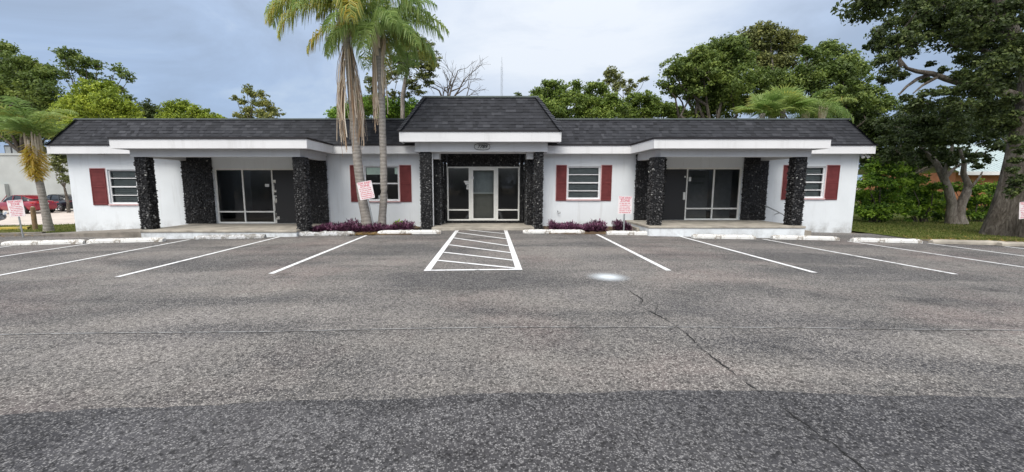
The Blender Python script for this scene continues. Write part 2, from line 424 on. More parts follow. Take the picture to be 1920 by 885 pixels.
M['glass_clear'] = glass_mat('window_glass', (0.72, 0.76, 0.76))
def carpaint(name, col):
    m, t, b = mat_base(name); b.inputs['Base Color'].default_value = (*col, 1)
    b.inputs['Metallic'].default_value = 0.25; b.inputs['Roughness'].default_value = 0.28; b.inputs['Coat Weight'].default_value = 0.8
    t.links.new(mixc(t, noise(t, 3, 4), tuple(c * 0.85 for c in col), col), b.inputs['Base Color'])
    return m
M['carred'] = carpaint('dark_red_car_paint', (0.30, 0.012, 0.03))
M['carblack'] = carpaint('black_car_paint', (0.012, 0.012, 0.018))
M['carglass'] = simple('car_glass', (0.012, 0.016, 0.02), 0.06, spec=0.6)
M['tyre'] = simple('tyre_rubber', (0.018, 0.018, 0.018), 0.8)
M['rim'] = simple('wheel_rim', (0.5, 0.5, 0.52), 0.3, 0.8)
M['taillamp'] = simple('tail_lamp_lens', (0.45, 0.02, 0.02), 0.2)
M['headlamp'] = simple('head_lamp_lens', (0.7, 0.72, 0.75), 0.1)
M['stucco_far'] = simple('grey_white_stucco', (0.40, 0.42, 0.41), 0.85, var=0.1, scale=0.6)
M['orangewall'] = simple('orange_brick', (0.42, 0.17, 0.08), 0.85, var=0.2, scale=2)
M['metalroof'] = simple('pale_teal_metal_roof', (0.42, 0.50, 0.50), 0.4, 0.2)
M['wood'] = simple('weathered_post_wood', (0.24, 0.16, 0.09), 0.85, var=0.35, scale=9)

# ------------------------------------------------------------------ ground sheets
def sheet(name, x0, x1, y0, y1, dz, mat, kind='structure', ny=1, ragged=0.0):
    m = MB()
    xs = []
    x = x0
    while x < x1 - 1e-6:
        xs.append(x); x += 1.0 if abs(x) < 70 else 30.0
    xs.append(x1)
    ys = np.linspace(y0, y1, ny + 1)
    v = [(x, y + (random.uniform(-ragged, ragged) if (j == 0 or j == ny) and ragged else 0), g(x) + dz) for j, y in enumerate(ys) for x in xs]
    n = len(xs)
    f = [(j * n + i, j * n + i + 1, (j + 1) * n + i + 1, (j + 1) * n + i) for j in range(ny) for i in range(n - 1)]
    m.add(v, f)
    o = m.build(name, mat, origin=(0, 0, 0))
    tag(o, kind=kind); return o
def strip(name, pts, wd, mat, dz, kind='structure'):
    """thin ribbon along ground points"""
    m = MB(); pts = [Vector((p[0], p[1], 0)) for p in pts]; n = len(pts); vs = []
    for i, p in enumerate(pts):
        d = (pts[min(i + 1, n - 1)] - pts[max(i - 1, 0)]).normalized(); s = Vector((-d.y, d.x, 0))
        ww = (wd[i] if hasattr(wd, '__len__') else wd) / 2
        for sg in (-1, 1):
            q = p + s * sg * ww; vs.append((q.x, q.y, g(q.x) + dz))
    m.add(vs, [(2 * i, 2 * i + 1, 2 * i + 3, 2 * i + 2) for i in range(n - 1)])
    o = m.build(name, mat, origin=(0, 0, 0)); tag(o, kind=kind); return o

sheet('ground', -900, 900, -300, 1500, -0.05, M['dirt'])
sheet('parking_lot', -60, 60, -40, 15.45, -0.008, M['asphalt'])
# darker sealed strip close to the photographer
bp = [G(-80, 784), G(0, 779), G(200, 765), G(450, 757), G(560, 748), G(700, 747), G(830, 742), G(950, 737), G(1100, 735), G(1250, 731), G(1400, 731), G(1550, 738), G(1700, 741), G(1850, 742), G(2000, 744)]
m = MB(); vs = []
xs = np.arange(-60, 60.01, 0.08)
bx = [p.x for p in bp]; by = [p.y for p in bp]
wob = np.cumsum(rng.normal(0, 0.006, len(xs))); wob -= np.convolve(wob, np.ones(25) / 25, 'same')
yb = np.interp(xs, bx, by) + wob + rng.normal(0, 0.007, len(xs))
for x, y in zip(xs, yb): vs += [(x, -30, g(x) - 0.004), (x, y, g(x) - 0.004)]
m.add(vs, [(2 * i, 2 * i + 2, 2 * i + 3, 2 * i + 1) for i in range(len(xs) - 1)])
tag(m.build('sealed_asphalt', M['asphalt_dark'], origin=(0, 0, 0)), kind='structure')

def seg_pts(a, b, n=24): return [(a.x + (b.x - a.x) * i / n, a.y + (b.y - a.y) * i / n) for i in range(n + 1)]
LW = 0.105
for a, b in [((690, 440), (508, 513)), ((528, 443), (220, 519)), ((355, 449), (-70, 529)), ((172, 456), (-300, 530)), ((20, 461), (-500, 545)),
             ((1117, 438), (1254, 507)), ((1275, 443), (1528, 511)), ((1430, 448), (1793, 514)), ((1590, 452), (2050, 520)), ((1740, 456), (2300, 526)), ((1885, 462), (2500, 530))]:
    A, B = G(*a), G(*b)
    xm = (A.x + B.x) / 2 if a[0] > 200 and a[0] < 1600 else A.x
    if a[0] <= 200 or a[0] >= 1600: B.y = 7.5; B.x = A.x
    strip('parking_line', seg_pts(A, B), LW, M['line'], 0.0)
# hatched access aisle
a0, a1, b0, b1 = G(857, 432), G(801, 507), G(948, 432), G(973, 505)
strip('parking_line', seg_pts(a0, a1), 0.125, M['line'], 0.0)
strip('parking_line', seg_pts(b0, b1), 0.125, M['line'], 0.0)
strip('parking_line', [(a1.x - .06, a1.y), (b1.x + .06, b1.y)], 0.10, M['line'], 0.003)
for (p, q) in [((880, 431.5), (946, 438)), ((858, 436), (950, 448)), ((850, 446), (954, 461)), ((842, 459), (959, 474)), ((832, 473), (963, 488)), ((820, 488), (968, 503))]:
    A, B = G(*p), G(*q); strip('parking_line', [(A.x, A.y), (B.x, B.y)], 0.10, M['line'], 0.003)
# old thin faded line across the lot, crack, paint overspray
strip('parking_line', [(G(px, py).x, G(px, py).y) for px, py in ((-100, 628), (0, 627), (200, 624), (480, 622), (700, 617), (960, 613), (1200, 613), (1500, 614), (1700, 617), (1920, 619), (2050, 621))], 0.018, M['line_old'], 0.0)
crack = [(1180, 545), (1207, 563), (1196, 572), (1222, 585), (1248, 598), (1268, 612), (1290, 627), (1302, 640), (1318, 655), (1345, 676), (1368, 693), (1392, 712), (1418, 730), (1450, 752), (1470, 766), (1492, 783), (1530, 810), (1570, 838), (1600, 862), (1640, 900)]
cp = []
for i in range(len(crack) - 1):
    for k_ in range(6):
        u = k_ / 6; q = G(crack[i][0] * (1 - u) + crack[i + 1][0] * u, crack[i][1] * (1 - u) + crack[i + 1][1] * u)
        cp.append((q.x + random.gauss(0, .006), q.y + random.gauss(0, .008)))
cw = [max(0.003, 0.009 + 0.006 * math.sin(i * .37) + random.uniform(-.004, .005)) * (0.4 if 70 < i < 84 else 1) for i in range(len(cp))]
strip('crack', cp, cw, simple('crack_shadow', (0.012, 0.012, 0.012), 1.0), 0.0)
cp2 = [G(1205, 548), G(1222, 562), G(1233, 572), G(1228, 588), G(1250, 600)]
strip('crack', [(q.x + random.gauss(0, .01), q.y) for q in cp2], 0.0045, bpy.data.materials['crack_shadow'], 0.001)
def spray_mat():
    m, t, b = mat_base('paint_overspray')
    tcn = nd(t, 'ShaderNodeTexCoord').outputs['Object']
    ln = nd(t, 'ShaderNodeVectorMath', operation='LENGTH'); t.links.new(tcn, ln.inputs[0])
    rad = nd(t, 'ShaderNodeMapRange'); t.links.new(ln.outputs['Value'], rad.inputs[0])
    rad.inputs[1].default_value = 0.42; rad.inputs[2].default_value = 0.10
    fac = mth(t, 'MULTIPLY', mth(t, 'POWER', rad.outputs[0], 1.4), mth(t, 'ADD', noise(t, 60, 4, 0.7, tcn), 0.45), clamp=True)
    tr = nd(t, 'ShaderNodeBsdfTransparent'); mi = nd(t, 'ShaderNodeMixShader')
    b.inputs['Base Color'].default_value = (0.60, 0.65, 0.69, 1)
    t.links.new(fac, mi.inputs[0]); t.links.new(tr.outputs[0], mi.inputs[1]); t.links.new(b.outputs[0], mi.inputs[2])
    t.links.new(mi.outputs[0], t.nodes['Material Output'].inputs[0]); return m
c = G(1140, 519); m = MB(); m.add([(c.x + .45 * math.cos(a), c.y + .45 * math.sin(a), g(c.x + .45 * math.cos(a))) for a in np.linspace(0, 2 * math.pi, 33)[:-1]], [tuple(range(32))])
tag(m.build('paint_stain', spray_mat(), origin=(c.x, c.y, g(c.x))), kind='structure')

# side grounds
sheet('lawn', 14.35, 75, 13.75, 60, 0.015, M['lawn'], ny=20, ragged=0.12)
sheet('dirt_verge', 14.3, 60, 13.35, 14.4, 0.006, M['dirt'], ny=3, ragged=0.1)
sheet('grass_verge', -75, -16.5, 15.75, 20.6, 0.02, M['lawn'], ny=4, ragged=0.1)
sheet('gravel_lot', -90, -12, 20.5, 60, 0.004, M['gravel'], ny=6, ragged=0.12)
m = MB()
for i in range(58):
    x0 = -75 + i; m.add([(x, y, g(x) + z) for x in (x0, x0 + 1) for y, z in ((15.45, -.02), (15.45, .10), (15.6, .11), (15.6, .0))], [(0, 4, 5, 1), (1, 5, 6, 2), (2, 6, 7, 3)])
tag(m.build('kerb', M['kerb'], origin=(0, 0, 0)), kind='structure')

# grass blades
def blades(name, n, x0, x1, y0, y1, h0, h1, mat, dz=0.015, tones=(0, 1), dens=None):
    x = rng.uniform(x0, x1, n); y = y0 + (y1 - y0) * rng.random(n) ** 1.5
    z = -x * x / (x * x + 750) + dz
    h = rng.uniform(h0, h1, n); a = rng.uniform(0, math.pi, n); wd = 0.012 + 0.01 * rng.random(n)
    lx, ly = rng.normal(0, .4, n) * h, rng.normal(0, .4, n) * h
    q = np.zeros((n, 4, 3))
    q[:, 0] = np.stack([x - wd * np.cos(a), y - wd * np.sin(a), z], 1); q[:, 1] = np.stack([x + wd * np.cos(a), y + wd * np.sin(a), z], 1)
    q[:, 2] = np.stack([x + lx + .003, y + ly, z + h], 1); q[:, 3] = np.stack([x + lx - .003, y + ly, z + h], 1)
    m = MB(); m.quads(q, rng.uniform(*tones, n)); o = m.build(name, mat, origin=(x0, y0, 0)); tag(o, kind='stuff')
    return o
tag(blades('grass', 42000, 14.6, 34, 14.0, 26, .03, .08, M['grassblade']), 'short green and brown grass of the lawn under the oak on the right', 'grass')
tag(blades('grass', 16000, -30, -16.6, 15.8, 20.4, .03, .09, M['grassblade'], tones=(0.2, 1)), 'patchy yellowing grass strip beside the left end of the white building', 'grass')

# ------------------------------------------------------------------ the white office building
YW, YF, YP, YB = 15.6, 15.2, 13.05, 13.40
ZF0, ZF1, ZR = Z(288, YF), Z(273, YF), Z(224.5, YF + .6)
XL, XR = X(125, YW, 292), X(1612, YW, 290)
FXL, FXR = X(88, YF, 283), X(1642, YF, 281)
DEPTH = 27.0
office = empty('office_building', (X(903, YW), YW, 0), 'single storey white stucco building with black shingle mansard roof and three porches', 'building')
def part(m, name, mat, parent=office, smooth=False, label=None):
    o = m.build(name, mat, parent, smooth=smooth)
    if label: o['label'] = label
    return o
def wall_panel(m, x0, x1, z0, z1, y0, y1, holes):
    xs = sorted({x0, x1, *[h[0] for h in holes], *[h[1] for h in holes]}); zs = sorted({z0, z1, *[h[2] for h in holes], *[h[3] for h in holes]})
    xs = [x for x in xs if x0 <= x <= x1]; zs = [z for z in zs if z0 <= z <= z1]
    ins = lambda cx, cz: any(h[0] < cx < h[1] and h[2] < cz < h[3] for h in holes)
    for i in range(len(xs) - 1):
        for j in range(len(zs) - 1):
            a, b_, c_, d_ = xs[i], xs[i + 1], zs[j], zs[j + 1]
            if ins((a + b_) / 2, (c_ + d_) / 2): continue
            m.quad((a, y0, c_), (b_, y0, c_), (b_, y0, d_), (a, y0, d_)); m.quad((a, y1, c_), (a, y1, d_), (b_, y1, d_), (b_, y1, c_))
    for h in holes:
        a, b_, c_, d_ = h; c2 = max(c_, z0)
        m.quad((a, y0, c2), (a, y0, d_), (a, y1, d_), (a, y1, c2)); m.quad((b_, y0, c2), (b_, y1, c2), (b_, y1, d_), (b_, y0, d_))
        m.quad((a, y0, d_), (b_, y0, d_), (b_, y1, d_), (a, y1, d_))
        if c_ > z0: m.quad((a, y0, c_), (a, y1, c_), (b_, y1, c_), (b_, y0, c_))
SL, SR = 0.15, 0.28                                    # porch slab heights
WIN = {  # window opening in pixels, shutters (left, right), rows, style
    'far_left': ((203, 256), (172, 200), (259, 287), (318, 382), (316, 384)),
    'mid_left': ((683, 748), (658, 681), (750, 771), (311, 376), (310, 378)),
    'mid_right': ((1064, 1125), (1043, 1062), (1127, 1146), (312, 373), (310, 376)),
    'far_right': ((1492, 1546), (1467, 1490), (1548, 1571), (312, 371), (310, 374))}
holes = []
for k_, (wx, a, b_, wz, sz) in WIN.items():
    holes.append((X(wx[0], YW), X(wx[1], YW), Z(wz[1], YW), Z(wz[0], YW)))
LS = (X(404, YW, 367), X(553, YW, 367), SL, Z(316, YW))
RS = (X(1246, YW, 362), X(1389, YW, 362), SR, Z(314.5, YW))
CR = (X(826, YW), X(987, YW), -1.0, 2.80)
holes += [LS, RS, CR]
m = MB()
wall_panel(m, XL, XR, -0.8, ZF1 - 0.05, YW, YW + .2, holes)
for x0, x1 in ((XL, XL + .2), (XR - .2, XR)):
    m.box(x0, x1, YW + .2, DEPTH, -0.8, ZF1 - .05)
m.box(XL, XR, DEPTH, DEPTH + .2, -0.8, ZF1 - .05)
part(m, 'wall', M['wall'])
m = MB(); m.box(XL + .21, XR - .21, YW + .9, DEPTH - .01, -0.02, 0.0); part(m, 'floor', M['dark'])

# eaves: fascia + soffit
m = MB(); m.box(FXL, FXR, YF, YF + .04, ZF0, ZF1)
m.box(FXL, FXL + .04, YF + .04, DEPTH + .4, ZF0, ZF1); m.box(FXR - .04, FXR, YF + .04, DEPTH + .4, ZF0, ZF1)
part(m, 'fascia', M['fascia'])
m = MB(); m.box(FXL + .04, FXR - .04, YF + .04, YW - .002, ZF0 + .03, ZF0 + .05)
m.box(FXL + .04, XL - .002, YW, DEPTH, ZF0 + .03, ZF0 + .05); m.box(XR + .002, FXR - .04, YW, DEPTH, ZF0 + .03, ZF0 + .05)
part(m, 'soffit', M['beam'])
# shingled mansards
def shingles(m, BL, BR, TL, TR, courses, nrm):
    BL, BR, TL, TR, nrm = map(Vector, (BL, BR, TL, TR, nrm)); nrm.normalize()
    m.add([BL, BR, TR, TL], [(0, 1, 2, 3)], 0.1)
    ex = (BR - BL).normalized(); Lb = (BR - BL).length
    oT = (TL - BL).dot(ex); eT = (TR - BL).dot(ex); up = TL - BL - ex * oT
    for i in range(courses):
        v0, v1 = i / courses, min(1, (i + 1.15) / courses)
        l0, r0 = oT * v0, Lb + (eT - Lb) * v0; l1, r1 = oT * v1, Lb + (eT - Lb) * v1
        x = l0 - random.uniform(0, .25); base = random.uniform(.38, .52)
        while x < r0:
            wd = random.choice((.10, .14, .18, .24)); x2 = min(x + wd, r0); xa = max(x, l0)
            if x2 > xa:
                lift = 0.014 + random.choice((0, 0, .009)); tone = min(1, max(0, base + random.gauss(0, .15)))
                p0 = BL + ex * xa + up * v0; p1 = BL + ex * x2 + up * v0
                p2 = BL + ex * min(max(x2, l1), r1) + up * v1; p3 = BL + ex * min(max(xa, l1), r1) + up * v1
                a_, b2 = p0 + nrm * lift, p1 + nrm * lift
                m.add([a_, b2, p2 + nrm * .004, p3 + nrm * .004, p0, p1], [(0, 1, 2, 3), (4, 5, 1, 0)], tone)
            x += wd
def cap_line(m, a, b, wd, n, nrm):
    a, b, nrm = Vector(a), Vector(b), Vector(nrm).normalized(); d = (b - a) / n; s = d.normalized().cross(nrm).normalized() * wd / 2
    for i in range(n):
        p, q = a + d * i, a + d * (i + 1.1)
        m.add([p - s + nrm * .035, p + s + nrm * .035, q + s + nrm * .018, q - s + nrm * .018, p - s, p + s], [(0, 1, 2, 3), (4, 5, 1, 0)], random.uniform(.35, .7))
S = 0.60
m = MB(); ZE = ZF1 + 0.03
for (BL, BR, TL, TR, n_) in [((FXL, YF, ZE), (FXR, YF, ZE), (FXL + S, YF + S, ZR), (FXR - S, YF + S, ZR), (0, -1, .55)),
                             ((FXL, DEPTH + .4, ZE), (FXL, YF, ZE), (FXL + S, DEPTH + .4 - S, ZR), (FXL + S, YF + S, ZR), (-1, 0, .55)),
                             ((FXR, YF, ZE), (FXR, DEPTH + .4, ZE), (FXR - S, YF + S, ZR), (FXR - S, DEPTH + .4 - S, ZR), (1, 0, .55))]:
    shingles(m, BL, BR, TL, TR, 9, n_)
m.quad((FXL, DEPTH + .4, ZE), (FXL + S, DEPTH + .4 - S, ZR), (FXR - S, DEPTH + .4 - S, ZR), (FXR, DEPTH + .4, ZE))
m.quad((FXL + S, YF + S, ZR - .05), (FXR - S, YF + S, ZR - .05), (FXR - S, DEPTH - S, ZR - .05), (FXL + S, DEPTH - S, ZR - .05))
cap_line(m, (FXL, YF, ZE), (FXL + S, YF + S, ZR), .26, 9, (-1, -1, .6)); cap_line(m, (FXR, YF, ZE), (FXR - S, YF + S, ZR), .26, 9, (1, -1, .6))
part(m, 'roof', M['shingle'])
m = MB(); m.box(FXL + S - .05, FXR - S + .05, YF + S - .05, YF + S + .06, ZR - .005, ZR + .045)
m.box(FXL + S - .05, FXL + S + .05, YF + S + .06, DEPTH - S, ZR - .005, ZR + .045); m.box(FXR - S - .05, FXR - S + .05, YF + S + .06, DEPTH - S, ZR - .005, ZR + .045)
part(m, 'roof_cap', M['cap'])
m = MB(); m.box(FXL - .03, FXR + .03, YF - .03, YF + .05, ZF1 + .001, ZF1 + .06); part(m, 'drip_edge', M['edge'])
# porch roofs (left wing, right wing)
def porch(px0, px1, bpx0, bpx1, side):
    x0, x1 = X(px0, YP, 268), X(px1, YP, 268)
    b0, b1 = X(bpx0, YB, 285), X(bpx1, YB, 285); zb = Z(294, YB)
    m = MB(); m.box(x0, x1, YP, YP + .04, ZF0, ZF1); m.box(x0, x0 + .04, YP + .04, YF - .002, ZF0, ZF1); m.box(x1 - .04, x1, YP + .04, YF - .002, ZF0, ZF1)
    part(m, 'porch_fascia', M['fascia'])
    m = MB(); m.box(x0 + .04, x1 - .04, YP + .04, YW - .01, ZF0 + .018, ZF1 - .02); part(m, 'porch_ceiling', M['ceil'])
    m = MB(); m.box(x0 - .02, x1 + .02, YP - .03, YF - .04, ZF1 + .001, ZF1 + .06); part(m, 'drip_edge', M['edge'])
    m = MB(); m.box(b0, b1, YB, YB + .25, zb, ZF0 + .017)
    m.box(b0, b0 + .25, YB + .25, YW - .003, zb, ZF0 + .017); m.box(b1 - .25, b1, YB + .25, YW - .003, zb, ZF0 + .017)
    part(m, 'beam', M['beam'])
    return b0, b1, zb
lb = porch(205, 575, 243, 562, 0); rb = porch(1226.5, 1558, 1239, 1522, 1)

# lava rock: cladding of rough black stones
def rock_box(m, x0, x1, y0, y1, z0, z1, faces='fblr', size=0.068):
    m.box(x0 + .03, x1 - .03, y0 + .03, y1 - .001 if 'b' not in faces else y1 - .03, z0, z1, 0.05)
    pts = []
    def grid(fn, la, lb_):
        na, nb = max(1, int(la / size)), max(1, int(lb_ / size))
        for i in range(na):
            for j in range(nb):
                u = (i + .5 + random.uniform(-.35, .35)) / na; v = (j + .5 + random.uniform(-.35, .35)) / nb
                pts.append(fn(u, v))
    if 'f' in faces: grid(lambda u, v: (x0 + .02 + u * (x1 - x0 - .04), y0 + .02, z0 + v * (z1 - z0)), x1 - x0, z1 - z0)
    if 'b' in faces: grid(lambda u, v: (x0 + .02 + u * (x1 - x0 - .04), y1 - .02, z0 + v * (z1 - z0)), x1 - x0, z1 - z0)
    if 'l' in faces: grid(lambda u, v: (x0 + .02, y0 + .02 + u * (y1 - y0 - .04), z0 + v * (z1 - z0)), y1 - y0, z1 - z0)
    if 'r' in faces: grid(lambda u, v: (x1 - .02, y0 + .02 + u * (y1 - y0 - .04), z0 + v * (z1 - z0)), y1 - y0, z1 - z0)
    # an octahedron-like chip, squashed and turned at random
    base = np.array([(1, 0, 0), (-1, 0, 0), (0, 1, 0), (0, -1, 0), (0, 0, 1), (0, 0, -1)], float)
    fc = [(0, 2, 4), (2, 1, 4), (1, 3, 4), (3, 0, 4), (2, 0, 5), (1, 2, 5), (3, 1, 5), (0, 3, 5)]
    for p in pts:
        q, _ = np.linalg.qr(rng.normal(size=(3, 3)))
        sc = np.array([1.0, .8, .5]) * size * .66 * rng.uniform(.7, 1.25)
        v = (base * rng.uniform(.8, 1.2, (6, 1)) * sc) @ q.T + np.array(p)
        v[:, 2] = np.clip(v[:, 2], z0 + .001, z1 - .001)
        tn = rng.choice([.15, .4, .55, .75, 1.0], p=[.26, .30, .27, .155, .015])
        m.add(v, fc, tn)
def column(x0, x1, y0, y1, z0, z1, label=None):
    m = MB(); rock_box(m, x0, x1, y0, y1, z0, z1); return part(m, 'column', M['rock'], label=label)
CW = .40
column(lb[0] + .05, lb[0] + .05 + CW, YB + .02, YB + .02 + CW, SL, lb[2] - .001)
column(lb[1] - .28, lb[1] - .28 + CW + .0, YB + .02, YB + .02 + CW, 0 - .06, lb[2] - .001)
column(rb[0] - .22, rb[0] - .22 + CW, YB + .02, YB + .02 + CW, SR, rb[2] - .001)
column(rb[1] - .05 - CW, rb[1] - .05, YB + .02, YB + .02 + CW, SR, rb[2] - .001)
def rock_panel(x0, x1, z0, z1, y0=YW - .12, y1=YW - .004):
    m = MB(); rock_box(m, x0, x1, y0, y1, z0, z1, 'flr'); return part(m, 'rock_panel', M['rock'])
rock_panel(X(346, YW, 360), LS[0] - .01, SL, ZF0); rock_panel(LS[1] + .01, X(616, YW, 360), 0.02, ZF0)
rock_panel(X(1189, YW, 360), RS[0] - .01, .15, ZF0); rock_panel(RS[1] + .01, X(1436, YW, 360), SR, ZF0)

# porch slabs and steps
def slab(x0, x1, y0, y1, z0, z1, name='porch_slab'):
    m = MB(); m.box(x0, x1, y0, y1, z1 - .07, z1); o = part(m, name, M['concrete']); bevel(o, .012)
    m = MB(); m.box(x0 + .02, x1 - .02, y0 + .025, y1, z0, z1 - .071); part(m, 'slab_riser', M['wall'])
slab(X(262, 13.15, 436), X(556, 13.15, 436), 13.15, YW - .002, -.45, SL)
slab(X(1216, 13.2, 432), X(1511, 13.2, 432), 13.2, YW - .002, -.45, SR)
m = MB(); xs0 = X(1512, 13.6, 436); m.box(xs0, xs0 + .28, 13.75, YW - .01, -.3, .07); m.box(xs0 - .0, xs0 + .22, 14.1, YW - .01, .071, .17); part(m, 'step', M['concrete'])
m = MB(); xa = X(1189, 14.3, 410); m.box(xa, X(1216, 13.2, 432) - .004, 14.0, YW - .003, -.2, .14); m.box(xa - .3, xa - .003, 14.3, YW - .003, -.2, .03); part(m, 'step', M['concrete'])

# centre porch
YC, YCB = 14.5, 14.85
c0, c1 = X(748.5, YC, 256), X(1052.5, YC, 256); cz0, cz1 = Z(265.5, YC), Z(247, YC)
m = MB(); m.box(c0, c1, YC, YC + .04, cz0, cz1); m.box(c0, c0 + .04, YC + .04, 17.5, cz0, cz1); m.box(c1 - .04, c1, YC + .04, 17.5, cz0, cz1); part(m, 'porch_fascia', M['fascia'])
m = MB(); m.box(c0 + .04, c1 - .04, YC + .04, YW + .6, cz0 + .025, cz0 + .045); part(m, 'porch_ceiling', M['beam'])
m = MB(); m.box(c0 - .03, c1 + .03, YC - .03, YC + .05, cz1 + .001, cz1 + .065); part(m, 'drip_edge', M['edge'])
s2 = .78; zc = Z(183, YC + s2); BK = 19.0
m = MB(); ze = cz1 + .03
shingles(m, (c0, YC, ze), (c1, YC, ze), (c0 + s2, YC + s2, zc), (c1 - s2, YC + s2, zc), 11, (0, -1, .55))
shingles(m, (c0, BK, ze), (c0, YC, ze), (c0 + s2, BK - s2, zc), (c0 + s2, YC + s2, zc), 11, (-1, 0, .55))
shingles(m, (c1, YC, ze), (c1, BK, ze), (c1 - s2, YC + s2, zc), (c1 - s2, BK - s2, zc), 11, (1, 0, .55))
m.quad((c0, BK, ze), (c0 + s2, BK - s2, zc), (c1 - s2, BK - s2, zc), (c1, BK, ze)); m.quad((c0 + s2, YC + s2, zc - .04), (c1 - s2, YC + s2, zc - .04), (c1 - s2, BK - s2, zc - .04), (c0 + s2, BK - s2, zc - .04))
cap_line(m, (c0, YC, ze), (c0 + s2, YC + s2, zc), .27, 12, (-1, -1, .6)); cap_line(m, (c1, YC, ze), (c1 - s2, YC + s2, zc), .27, 12, (1, -1, .6))
part(m, 'porch_roof', M['shingle'])
m = MB(); m.box(c0 + s2 - .06, c1 - s2 + .06, YC + s2 - .06, YC + s2 + .05, zc - .005, zc + .05); part(m, 'roof_cap', M['cap'])
k0, k1 = X(778, YCB, 275), X(1027, YCB, 275); kz = Z(284.5, YCB)
m = MB(); m.box(k0, k1, YCB, YCB + .3, kz, cz0 + .024)
p0, p1 = X(787, YCB, 350), X(1019, YCB, 350); q0, q1 = X(808.5, YCB, 350), X(1002.5, YCB, 350)
m.box(q0 + .03, q0 + .27, YCB + .3, YW - .003, Z(298, YCB) + .02, cz0 + .024); m.box(q1 - .27, q1 - .03, YCB + .3, YW - .003, Z(298, YCB) + .02, cz0 + .024)
m.box(k0, k0 + .2, YCB + .3, YW - .003, kz, cz0 + .024); m.box(k1 - .2, k1, YCB + .3, YW - .003, kz, cz0 + .024)
part(m, 'beam', M['beam'])
column(p0, q0, YCB + .02, YCB + .38, -.06, kz - .001); column(q1, p1, YCB + .02, YCB + .38, -.06, kz - .001)
m = MB(); m.box(q0 + .012, q0 + .05, YCB + .2, YCB + .24, .1, kz - .002); part(m, 'corner_trim', M['fascia'])
YD = 16.35
rock_panel(X(812, YW, 350), CR[0] + .02, .10, ZF0 + .35, YW - .10, YW + .18); rock_panel(CR[1] - .02, X(1001, YW, 350), .10, ZF0 + .35, YW - .10, YW + .18)
# recess: sides, back wall round the entrance
df0, df1 = X(838.5, YD, 365), X(974, YD, 365); dz0, dz1 = Z(413.5, YD), Z(312.5, YD)
m = MB(); rock_box(m, CR[0] - .12, CR[0] + .02, YW + .21, YD + .12, .10, 2.80, 'r'); rock_box(m, CR[1] - .02, CR[1] + .12, YW + .21, YD + .12, .10, 2.80, 'l')
rock_box(m, CR[0] + .02, df0, YD - .02, YD + .12, .10, 2.80, 'f'); rock_box(m, df1, CR[1] - .02, YD - .02, YD + .12, .10, 2.80, 'f')
rock_box(m, df0, df1, YD - .02, YD + .12, dz1, 2.80, 'f'); rock_box(m, df0, df1, YD - .02, YD + .12, .10, dz0, 'f', .05)
part(m, 'rock_recess', M['rock'])
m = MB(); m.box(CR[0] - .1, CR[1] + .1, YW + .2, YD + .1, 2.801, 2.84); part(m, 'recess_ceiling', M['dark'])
m = MB(); m.box(q0 + .02, q1 - .02, 14.62, YD + .1, -.3, .09); bevel(part(m, 'entrance_step', M['concrete']), .015)

# glazing --------------------------------------------------------------
def bars(m, x0, x1, z0, z1, y, wd=.055, dp=.06, vx=(), hz=()):
    m.box(x0, x1, y, y + dp, z1 - wd, z1); m.box(x0, x1, y, y + dp, z0, z0 + wd)
    m.box(x0, x0 + wd, y, y + dp, z0 + wd, z1 - wd); m.box(x1 - wd, x1, y, y + dp, z0 + wd, z1 - wd)
    cur = x0 + wd
    for v in vx: m.box(v - wd / 2, v + wd / 2, y, y + dp, z0 + wd, z1 - wd)
    for (a, b_, z) in hz: m.box(a, b_, y + .002, y + dp - .002, z - wd / 2, z + wd / 2)
def pane(parent, x0, x1, z0, z1, y, mat='glass', name='pane'):
    mm = MB(); mm.quad((x0, y, z0), (x1, y, z0), (x1, y, z1), (x0, y, z1)); return part(mm, name, M[mat], parent)
def flat(parent, name, x0, x1, z0, z1, y, mat, label=None, th=.006):
    mm = MB(); mm.box(x0, x1, y, y + th, z0, z1); return part(mm, name, M[mat], parent, label=label)
# left storefront
yg = YW + .06
vx = [X(457, yg, 367), X(512, yg, 367)]; zb_ = Z(397, yg)
m = MB(); bars(m, LS[0], vx[1] + .03, SL, LS[3], yg, vx=[vx[0]], hz=[(LS[0] + .055, vx[0] - .0275, zb_), (vx[0] + .0275, vx[1] - .03, zb_)])
m.box(vx[1] + .03, LS[1], yg, yg + .06, LS[3] - .055, LS[3])
sf = part(m, 'storefront', M['alu'])
pane(sf, LS[0] + .05, vx[0], zb_, LS[3] - .05, yg + .03); pane(sf, vx[0], vx[1], zb_, LS[3] - .05, yg + .03)
pane(sf, LS[0] + .05, vx[0], SL + .05, zb_, yg + .03); pane(sf, vx[0], vx[1], SL + .05, zb_, yg + .03)
flat(sf, 'notice', X(503, yg) - .12, X(503, yg) + .03, Z(350, yg), Z(345, yg), yg - .01, 'paper')
m = MB(); m.box(vx[1] + .032, LS[1] - .01, yg - .01, yg + .04, SL + .005, LS[3] - .057); dr = part(m, 'door', M['blackdoor'], label='black painted door with peeling edge')
m = MB()
zz = SL + .01; 
while zz < 1.75:
    hgt_ = random.uniform(.05, .16); wd = random.choice((.02, .05, .08, .13)) * (1.3 if zz < .9 else .8); m.box(vx[1] + .036, vx[1] + .036 + wd, yg - .014, yg - .0105, zz, zz + hgt_); zz += hgt_ + .002
part(m, 'peeling_edge', M['peel'], dr)
m = MB(); m.box(vx[1] + .05, vx[1] + .09, yg - .06, yg - .015, 1.0, 1.22); part(m, 'handle', M['alu'], dr)
